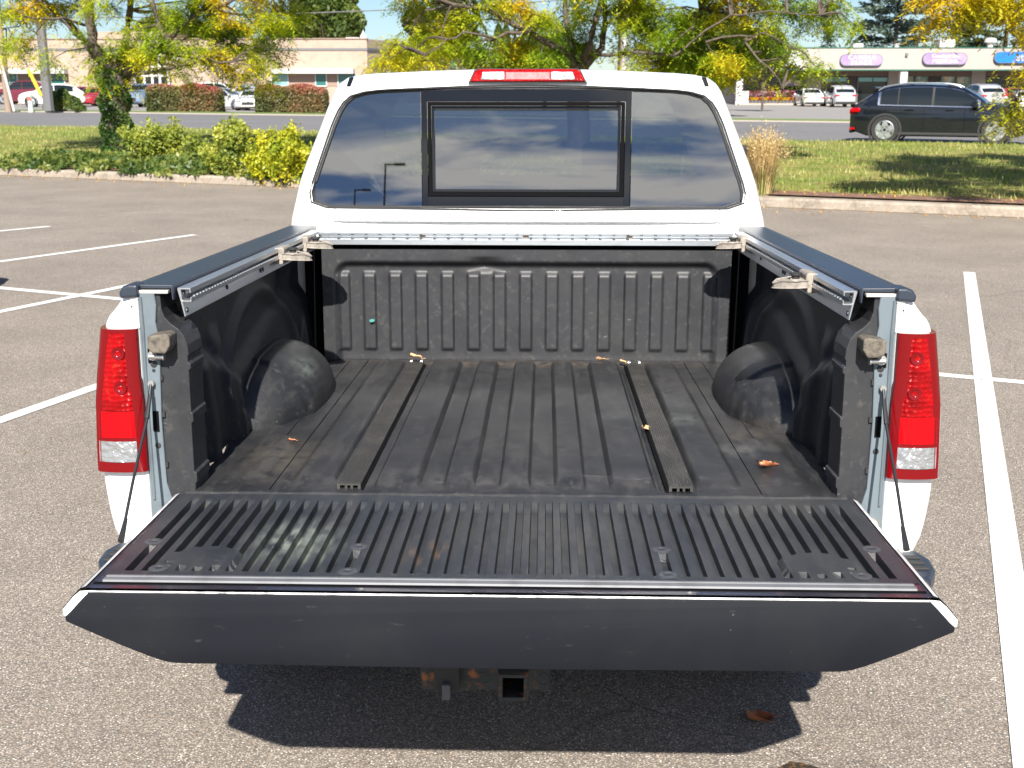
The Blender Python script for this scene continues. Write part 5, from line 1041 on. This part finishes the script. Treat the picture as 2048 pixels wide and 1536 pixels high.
b = MB(); b.lathe([(.2, 0), (.2, .35), (.3, .4), (0, .5)], 'z', (sx(1808), f0 + 3, sz(97)), 12); sp_(b, 'roof_vent', M['trimw'])
b = MB(); b.box(sx(1807), sx(1812), f0 - .2, f0 - .05, sz(113), sz(107)); sp_(b, 'wall_lamp', M['band'])
# pots of flowers in front of the first shop
pot = MB(); pot.lathe([(.0, 0), (.16, 0), (.22, .28), (.19, .28), (0, .25)], 'z', n=12)
cols = [('yellow', (.80, .52, .02)), ('orange red', (.62, .12, .03)), ('white', (.7, .66, .6)), ('magenta', (.42, .04, .16))]
lv = {}
for k, px in enumerate(range(1500, 1602, 7)):
    row = 0; cn, cc = cols[0] if k % 3 else cols[1]
    t = thing('flower_pot', '%s %s potted chrysanthemum from the left in the row before the first shop' % (['first','second','third','fourth','fifth','sixth','seventh','eighth','ninth','tenth','eleventh','twelfth','thirteenth','fourteenth','fifteenth'][k], cn), 'potted flower', (sx(px, Ys - 1.9), Ys - 1.9, bz + .14), 0, 'potted %s chrysanthemums before the first shop' % cn)
    if 'me' not in lv: o = pot.build('pot', M['band'], t); lv['me'] = o.data
    else: o = bpy.data.objects.new('pot', lv['me']); sc.collection.objects.link(o); o.parent = t
    if cn not in lv: d = unit(rng.normal(size=(260, 3))); d[:, 2] = np.abs(d[:, 2]); q_ = MB(); scatter_leaves(q_, d * [.26, .26, .22] + [0, 0, .28], .07, 0, .5); o = q_.build('bloom', leafmat('bloom_' + cn, [tuple(v * .5 for v in cc), cc, (.8, .6, .2)], 3), t); lv[cn] = o.data
    else: o = bpy.data.objects.new('bloom', lv[cn]); sc.collection.objects.link(o); o.parent = t
b = MB(); C = np.stack([rng.uniform(sx(1503), sx(1600), 900), rng.uniform(Ys - 1.3, Ys - .4, 900), bz + .14 + .4 + rng.random(900) * .7], 1); scatter_leaves(b, C, .10); kind(b.build('flower_display', leafmat('mixed_flowers', [(.05, .09, .02), (.45, .06, .12), (.5, .45, .5), (.7, .30, .05)], 1.5)), 'stuff')

# poles, wires, roadside bits
M['steel'] = mat('galvanised_pole', (.13, .13, .135), .7, 0); M['wood'] = mat('weathered_pole_wood', (.27, .20, .15), .9, var=[((.16, .115, .085), 6, .5, .7, (1, 1, .1))])
def upright(name, label, cat, p, r0, r1, h, m, n=14, sub=None):
    t = thing(name, label, cat, p); b = MB(); b.tube([(0, 0, -.2), (0, 0, h)], [r0, r1], n); b.build('pole', m, t, smooth=60 if n > 8 else None); return t
p = PX(97, 214, 66); t = upright('steel_pole', 'thick grey steel utility pole behind the ivy clad tree at far left', 'pole', tuple(p), .30, .22, 12, M['steel'], 8)
b = MB(); b.box(-1.6, 1.6, -.06, .06, 6.2, 6.35); b.box(.55, 1.35, -.15, .15, 5.9, 6.2); b.build('cross_arm', mat('blue_grey_arm', (.05, .09, .14), .5), t)
p = PX(17, 219, 68); t = upright('wooden_pole', 'brown wooden utility pole with a pale guard at the left edge', 'pole', tuple(p), .20, .15, 9, M['wood'])
b = MB(); b.tube([(.45, -.3, -.1), (-.05, -.3, 3.0)], .07, 8); b.build('cable_guard', M['trimw'], t)
a = PX(56, 138, 67); c = PX(94, 214, 67); b = MB(); m_ = a + (c - a) * .72; b.tube([tuple(a), tuple(m_)], .10, 8); o = b.build('guy_wire_guard', mat('yellow_guard', (.75, .50, .02), .5)); tag(o, 'slanting yellow guy wire guard beside the grey steel pole', 'wire guard')
b = MB(); b.tube([tuple(m_), tuple(c)], .035, 6); b.tube([tuple(a), tuple(a + (a - c) * 1.6)], .02, 6); b.build('guy_wire', M['steel'], o)
p = PX(62, 219, 68); t = upright('cable_marker', 'short pale green marker post on the verge in front of the white car', 'marker post', tuple(p), .14, .13, .85, mat('pale_green_post', (.50, .62, .52), .6)); b = MB(); b.box(-.10, .10, -.145, -.12, .5, .72); b.build('marker_label', mat('red_label', (.55, .1, .08), .5), t)
p = PX(1246, 226, 62); t = upright('lamp_pole', 'slim pale metal pole behind the middle honey locust', 'pole', tuple(p), .13, .09, 12, M['trimw'])
p = PX(1238, 226, 66); t = upright('wooden_pole', 'brown wooden pole just behind the slim pale metal pole', 'pole', tuple(p), .16, .13, 7, M['wood'])
b = MB(); A = PX(-60, 35, 66); B = PX(1238, -8, 66); b.tube([tuple(A + (B - A) * t_ + np.array([0, 0, -4 * .35 * t_ * (1 - t_)])) for t_ in np.linspace(0, 1, 24)], .03, 5); tag(b.build('overhead_cable', M['steel']), 'single grey overhead cable crossing the sky above the tan building', 'cable')
for x_, y_, h_, k in ((-4.4, -21.5, 12.7, 0), (-6.6, -29.5, 15.3, 1)):
    t = thing('lot_light', 'tall dark parking lot light mirrored in the left rear window, ' + ('smaller and farther left' if k else 'larger and nearer the centre'), 'street light', (x_, y_, 0), 0, 'lot lights mirrored in the rear window')
    b = MB(); b.tube([(0, 0, 0), (0, 0, h_)], [.045, .026], 10); b.build('pole', M['rubber'], t); b = MB(); b.box(-.03, .35, -.02, .02, h_ - .02, h_ + .01); b.box(.25, .55, -.05, .05, h_ - .02, h_ + .015); b.build('lamp_head', M['rubber'], t)

# ================================================================== cars
def car(label, paint, p, head, style='sedan', Lc=4.7, Wc=1.82, Hc=1.46, group=None, name='parked_car', detail=False, rimm=None):
    t = thing(name, label, 'car', tuple(p), head, group); H = Hc; w2 = Wc / 2
    if style == 'suv':
        top = [(0, .58), (.012, .62), (.03, .665), (.07, .735), (.12, .84), (.17, .925), (.22, .968), (.30, .995), (.42, 1.0), (.54, .985), (.62, .93), (.70, .80), (.745, .70), (.80, .675), (.88, .64), (.95, .58), (.985, .50), (1, .42)]
        belt = [(0, .60), (.1, .655), (.3, .645), (.7, .625), (.75, .62), (.9, .58), (1, .42)]; bot = [(0, .26), (.03, .20), (.1, .13), (.9, .13), (.97, .18), (1, .26)]
        gl = (.15, .70)
    elif style == 'pickup':
        top = [(0, .58), (.02, .60), (.34, .61), (.36, .80), (.39, .97), (.5, 1.0), (.6, .98), (.72, .66), (.9, .60), (.97, .54), (1, .42)]; belt = [(0, .58), (.7, .60), (1, .42)]; bot = [(0, .28), (.1, .2), (.9, .2), (1, .28)]; gl = (.38, .68)
    else:
        top = [(0, .55), (.02, .62), (.13, .68), (.17, .72), (.28, .95), (.38, 1.0), (.48, .99), (.58, .93), (.72, .67), (.9, .58), (.97, .50), (1, .40)]
        belt = [(0, .55), (.13, .62), (.7, .60), (.9, .56), (1, .40)]; bot = [(0, .24), (.04, .17), (.1, .12), (.9, .12), (1, .22)]; gl = (.19, .70)
    ip = lambda tb, u: float(np.interp(u, [q_[0] for q_ in tb], [q_[1] for q_ in tb]))
    plan = lambda u: w2 * float(np.interp(u, [0, .03, .10, .85, .94, .985, 1], [.80, .92, 1, 1, .95, .80, .66]))
    us = sorted(set([q_[0] for q_ in top] + list(np.linspace(0, 1, 41))))
    def ring(u):
        wb, zt_, zb_, z0 = plan(u), ip(top, u) * H, ip(belt, u) * H, ip(bot, u) * H; zb_ = min(zb_, zt_ - .01); g = (zt_ - zb_) / (.4 * H); wr = wb * (.97 - .22 * min(1, g))
        return [(wb * .86, z0), (wb * .965, z0 + .04), (wb * .985, z0 + (zb_ - z0) * .35), (wb, z0 + (zb_ - z0) * .62), (wb * .985, zb_ - .05), (wb * .955, zb_), (wb * .955 + (wr - wb * .955) * .5, zb_ + (zt_ - zb_) * .52), (wr, zb_ + (zt_ - zb_) * .90), (wr * .93, zt_ - .006), (wr * .5, zt_ + .015), (0, zt_ + .02)]
    rr = .235 * H if style == 'suv' else .225 * H; wx = (.165 * Lc + .02, .79 * Lc) if style != 'suv' else (.205 * Lc, .805 * Lc)
    P = []
    for u in us: h = ring(u); P.append([(u * Lc - Lc / 2, y_, z_) for y_, z_ in h] + [(u * Lc - Lc / 2, -y_, z_) for y_, z_ in h[::-1][1:]])
    P = np.array(P)[:, ::-1]; b = MB().grid(P); n = P.shape[1]; b.add(P[0], [tuple(range(n))]); b.add(P[-1], [tuple(range(n))[::-1]]); b.add([tuple(P[i, 0]) for i in range(len(P))] + [tuple(P[i, -1]) for i in range(len(P))], [(i, i + 1, len(P) + i + 1, len(P) + i) for i in range(len(P) - 1)])
    body = b.build('body', paint, t, smooth=40)
    hw = lambda u, f: np.interp(f, [0, .52, .9], [ring(u)[5][0], ring(u)[6][0], ring(u)[7][0]])
    def sideglass(u0, u1, f0, f1, m, nm, off=.008):
        for s_ in (-1, 1):
            P = []
            for u in np.linspace(u0, u1, 12):
                zt_, zb_ = ip(top, u) * H, min(ip(belt, u) * H, ip(top, u) * H - .01); hh = zt_ - zb_
                lo, hi = zb_ + .015, zb_ + max(.02, hh - .075 - .02 * (nm == 'chrome')); lo -= (.022 if nm == 'chrome' else 0); hi += (.030 if nm == 'chrome' else 0)
                P.append([(u * Lc - Lc / 2, s_ * (hw(u, min(.95, max(0, (z_ - zb_) / hh))) + off), z_) for z_ in np.linspace(lo, hi, 5)])
            P = np.array(P); P = P if s_ > 0 else P[::-1]; MB().grid(P).build({'g': 'side_window', 'chrome': 'window_trim', 'pillar': 'pillar_trim'}[nm], m, t, smooth=60)
    pil = gl[0] + (gl[1] - gl[0]) * .56
    if detail: sideglass(gl[0] + .005, gl[1] + .012, 0, 1, M['chrome'], 'chrome', .005)
    sideglass(gl[0] + .02, gl[0] + .115 if detail else pil - .006, 0, 1, M['glassdark'], 'g')
    if detail: sideglass(gl[0] + .016, gl[1] - .004, 0, 1, M['rubber'], 'pillar', .0065)
    if detail: sideglass(gl[0] + .12, pil - .006, 0, 1, M['glassdark'], 'g')
    sideglass(pil + .006, gl[1] - .008, 0, 1, M['glassdark'], 'g')
    def endglass(u0, u1, nm, inset=.82):
        P = []
        for u in np.linspace(u0, u1, 6): r_ = ring(u); wg = r_[8][0] * .93; P.append([(u * Lc - Lc / 2, wg * k, np.interp(abs(k) * wg, [0, r_[9][0], r_[8][0]], [r_[10][1], r_[9][1], r_[8][1]]) + .012) for k in np.linspace(-1, 1, 7)])
        MB().grid(np.array(P)[:, ::-1]).build(nm, M['glassdark'], t, smooth=60)
    tp = [q_[0] for q_ in top]
    if style == 'suv': endglass(.625, .735, 'windscreen'); endglass(.035, .11, 'rear_window')
    elif style == 'pickup': endglass(.60, .71, 'windscreen')
    else: endglass(.595, .705, 'windscreen'); endglass(.18, .275, 'rear_window')
    for wxp in wx:
        for s_ in (-1, 1):
            cy = s_ * (w2 - .10); cx = wxp - Lc / 2
            q_ = MB(); q_.lathe([(rr + .075, cy + s_ * .05), (rr + .075, cy + s_ * .105), (rr + .02, cy + s_ * .106), (rr + .02, cy + s_ * .05)], 'y', (cx, 0, rr), 30); q_.build('wheel_arch', M['rubber'] if detail else M['black'], t, smooth=40)
            q_ = MB(); q_.lathe([(rr * .66, cy + s_ * .10), (rr * .93, cy + s_ * .115), (rr, cy + s_ * .09), (rr, cy - s_ * .1), (0, cy - s_ * .1)], 'y', (cx, 0, rr), 30); wh = q_.build('wheel', M['tyre'], t, smooth=50)
            q_ = MB(); q_.lathe([(rr * .68, cy + s_ * .108), (rr * .64, cy + s_ * .118), (rr * .60, cy + s_ * .09), (0, cy + s_ * .06)], 'y', (cx, 0, rr), 30)
            for k in range(5):
                a = k * 2 * math.pi / 5 + .3; ca, sa = math.cos(a), math.sin(a); pts = [(-.26, .10), (.26, .10), (.15, .62), (-.15, .62)]
                v = [(cx + (x_ * sa + r_ * ca) * rr, cy + s_ * yy_, rr + (r_ * sa - x_ * ca) * rr) for yy_ in (.085, .118) for x_, r_ in pts]; q_.add(v, [(0, 1, 2, 3), (4, 7, 6, 5), (0, 4, 5, 1), (1, 5, 6, 2), (2, 6, 7, 3), (3, 7, 4, 0)])
            rm = q_.build('rim', rimm or M['silver'], wh)
            q_ = MB(); q_.lathe([(rr * .60, cy + s_ * .075), (0, cy + s_ * .075)], 'y', (cx, 0, rr), 24); q_.build('brake_shadow', M['black'], wh)
    for s_ in (-1, 1):
        q_ = MB(); zt_ = .60 * H if style != 'sedan' else .56 * H; q_.box(-Lc / 2 - .012, -Lc / 2 + .12, s_ * w2 * .55, s_ * w2 * .93, zt_ - .17, zt_ - .03); q_.build('tail_light', M['redplain'], t, bevel=.03)
        q_ = MB(); q_.box(Lc / 2 - .16, Lc / 2 - .02, s_ * w2 * .48, s_ * w2 * .82, .40 * H, .50 * H); q_.build('headlight', M['chromeglass'], t, bevel=.04)
        q_ = MB(); q_.box(Lc * .17, Lc * .205, s_ * (w2 - .02), s_ * (w2 + .16), .62 * H, .72 * H); q_.build('side_mirror', paint, t, bevel=.03)
    q_ = MB(); q_.box(Lc / 2 - .05, Lc / 2 + .012, -w2 * .42, w2 * .42, .27 * H, .42 * H); q_.build('grille', M['rubber'], t, bevel=.02)
    q_ = MB(); q_.box(-Lc / 2 - .015, -Lc / 2 + .02, -.26, .26, .40 * H, .47 * H); q_.build('number_plate', M['trimw'], t)
    q_ = MB(); q_.box(-Lc / 2 - .01, -Lc / 2 + .08, -w2 * .78, w2 * .78, .17 * H, .27 * H); q_.build('rear_bumper', M['rubber'], t, bevel=.03)
    if detail:
        for s_ in (-1, 1):
            q_ = MB(); ps = [(u * Lc - Lc / 2, s_ * (ring(u)[8][0] * .93), ip(top, u) * H + h_) for u, h_ in ((.15, .0), (.18, .035), (.3, .045), (.5, .045), (.575, .035), (.60, .0))]; q_.tube(ps, .018, 7); q_.build('roof_rail', M['silver'], t, smooth=60)
            for u in (.335, .555): q_ = MB(); q_.tube([(u * Lc - Lc / 2 - .12, s_ * (w2 + .01), .575 * H), (u * Lc - Lc / 2 + .10, s_ * (w2 + .01), .58 * H)], .017, 7); q_.build('door_handle', paint, t, smooth=60)
            for u in (.20, .415, .635):
                q_ = MB(); q_.tube([(u * Lc - Lc / 2, s_ * (ring(u)[k][0] + .001), ring(u)[k][1]) for k in (1, 2, 3, 4, 5)], .004, 4); q_.build('door_seam', M['black'], t)
            q_ = MB(); q_.box(-Lc / 2 + .03, -Lc / 2 + .28, s_ * (w2 - .09), s_ * (w2 + .004), .53 * H, .60 * H); q_.build('tail_light', M['redplain'], t, bevel=.03)
            q_ = MB(); q_.box(-Lc / 2 + .02, -Lc / 2 + .16, s_ * (w2 - .13), s_ * (w2 - .03), .235 * H, .265 * H); q_.build('reflector', M['redplain'], t, bevel=.01)
            q_ = MB(); q_.box(-Lc * .28, Lc * .29, s_ * (w2 - .05), s_ * (w2 + .005), .15 * H, .20 * H); q_.build('sill', M['rubber'], t, bevel=.02)
        q_ = MB(); q_.box(-Lc / 2 + .42, -Lc / 2 + .62, -w2 * .68, w2 * .68, .93 * H, .955 * H); q_.build('spoiler', paint, t, bevel=.012)
    return t
def paint(nm, c): return mat(nm, c, .12, spec=.35, coat=.8)
P_black = paint('black_car_paint', (.006, .008, .012)); P_white = paint('white_sedan_paint', (.72, .72, .70)); P_silver = paint('silver_car_paint', (.36, .37, .38)); P_red = paint('red_car_paint', (.42, .03, .04)); P_maroon = paint('maroon_car_paint', (.12, .015, .03)); P_blue = paint('grey_blue_car_paint', (.16, .22, .30))
fw = np.array([E1[0], E1[1]]); c0 = np.array([9.72, 34.4]) + fw * (.5 - .205) * 4.85
car('black sport utility car with silver wheels driving along the street at right', P_black, (c0[0], c0[1], .2), -SA, 'suv', 4.75, 1.94, 1.60, None, 'suv_car', True)
def at(px, y, z=None):
    q_ = PX(px, 150, y); v_ = -E2 @ np.array([0, 0]) + E2 @ np.array([q_[0], y]); zf = float(np.interp(v_, [55, 60, 92], [.205, .15, bz])) if z is None else z; return (q_[0], y, zf)
G1, G2 = 'cars parked by the tan brick building', 'cars parked in front of the shops'
car('white sport utility car facing left beside the grey steel pole', P_white, at(100, 88), R(200), 'suv', 4.6, 1.85, 1.66, G1)
car('maroon car partly hidden behind the white sport utility car', P_maroon, at(150, 97), R(212), 'sedan', 4.6, 1.8, 1.5, G1)
car('bright red car facing the street between juniper and ivy clad trunk', P_red, at(186, 94), R(262), 'sedan', 4.4, 1.8, 1.45, G1)
car('dark red van like car far left behind the wooden pole', P_maroon, at(45, 104), R(180), 'suv', 4.8, 1.9, 2.0, G1)
car('grey blue sport utility car facing the street between trunk and hedge', P_blue, at(284, 90), R(265), 'suv', 4.6, 1.85, 1.7, G1)
car('white sport utility car seen in the gap between the hedges, farther back', P_white, at(440, 100), R(350), 'suv', 4.9, 1.9, 1.9, G1)
car('silver sedan low in the gap between the two hedges', P_silver, at(440, 79), R(355), 'sedan', 4.6, 1.8, 1.42, G1)
car('silver blue sport utility car with its back to the street between the hedges', paint('silver_blue_paint', (.28, .32, .38)), at(503, 98), R(85), 'suv', 4.6, 1.85, 1.75, G1)
car('white sedan facing the street at the left end of the red topped hedge', P_white, at(507, 77), R(272), 'sedan', 4.5, 1.8, 1.3, G1)
car('white sedan parked nose in before the flower display', P_white, at(1620, 104), R(90), 'sedan', 4.7, 1.82, 1.45, G2)
car('silver sport utility car parked nose in left of the black one', P_silver, at(1681, 101), R(90), 'suv', 4.6, 1.88, 1.72, G2)
car('silver pickup parked nose in just above the black car bonnet', P_silver, at(1966, 92), R(92), 'suv', 5.0, 1.95, 1.85, G2)
car('red car parked between silver pickup and right picture edge', P_red, at(2022, 95), R(90), 'sedan', 4.6, 1.85, 1.55, G2)
car('white car at the right edge behind the low hanging branch', P_white, at(2052, 86), R(80), 'sedan', 4.6, 1.82, 1.4, G2)
car('car outside the left edge whose shadow tip lies on the lot', P_silver, (-5.98, 7.72, 0), R(91), 'suv', 4.9, 1.9, 1.80, None)
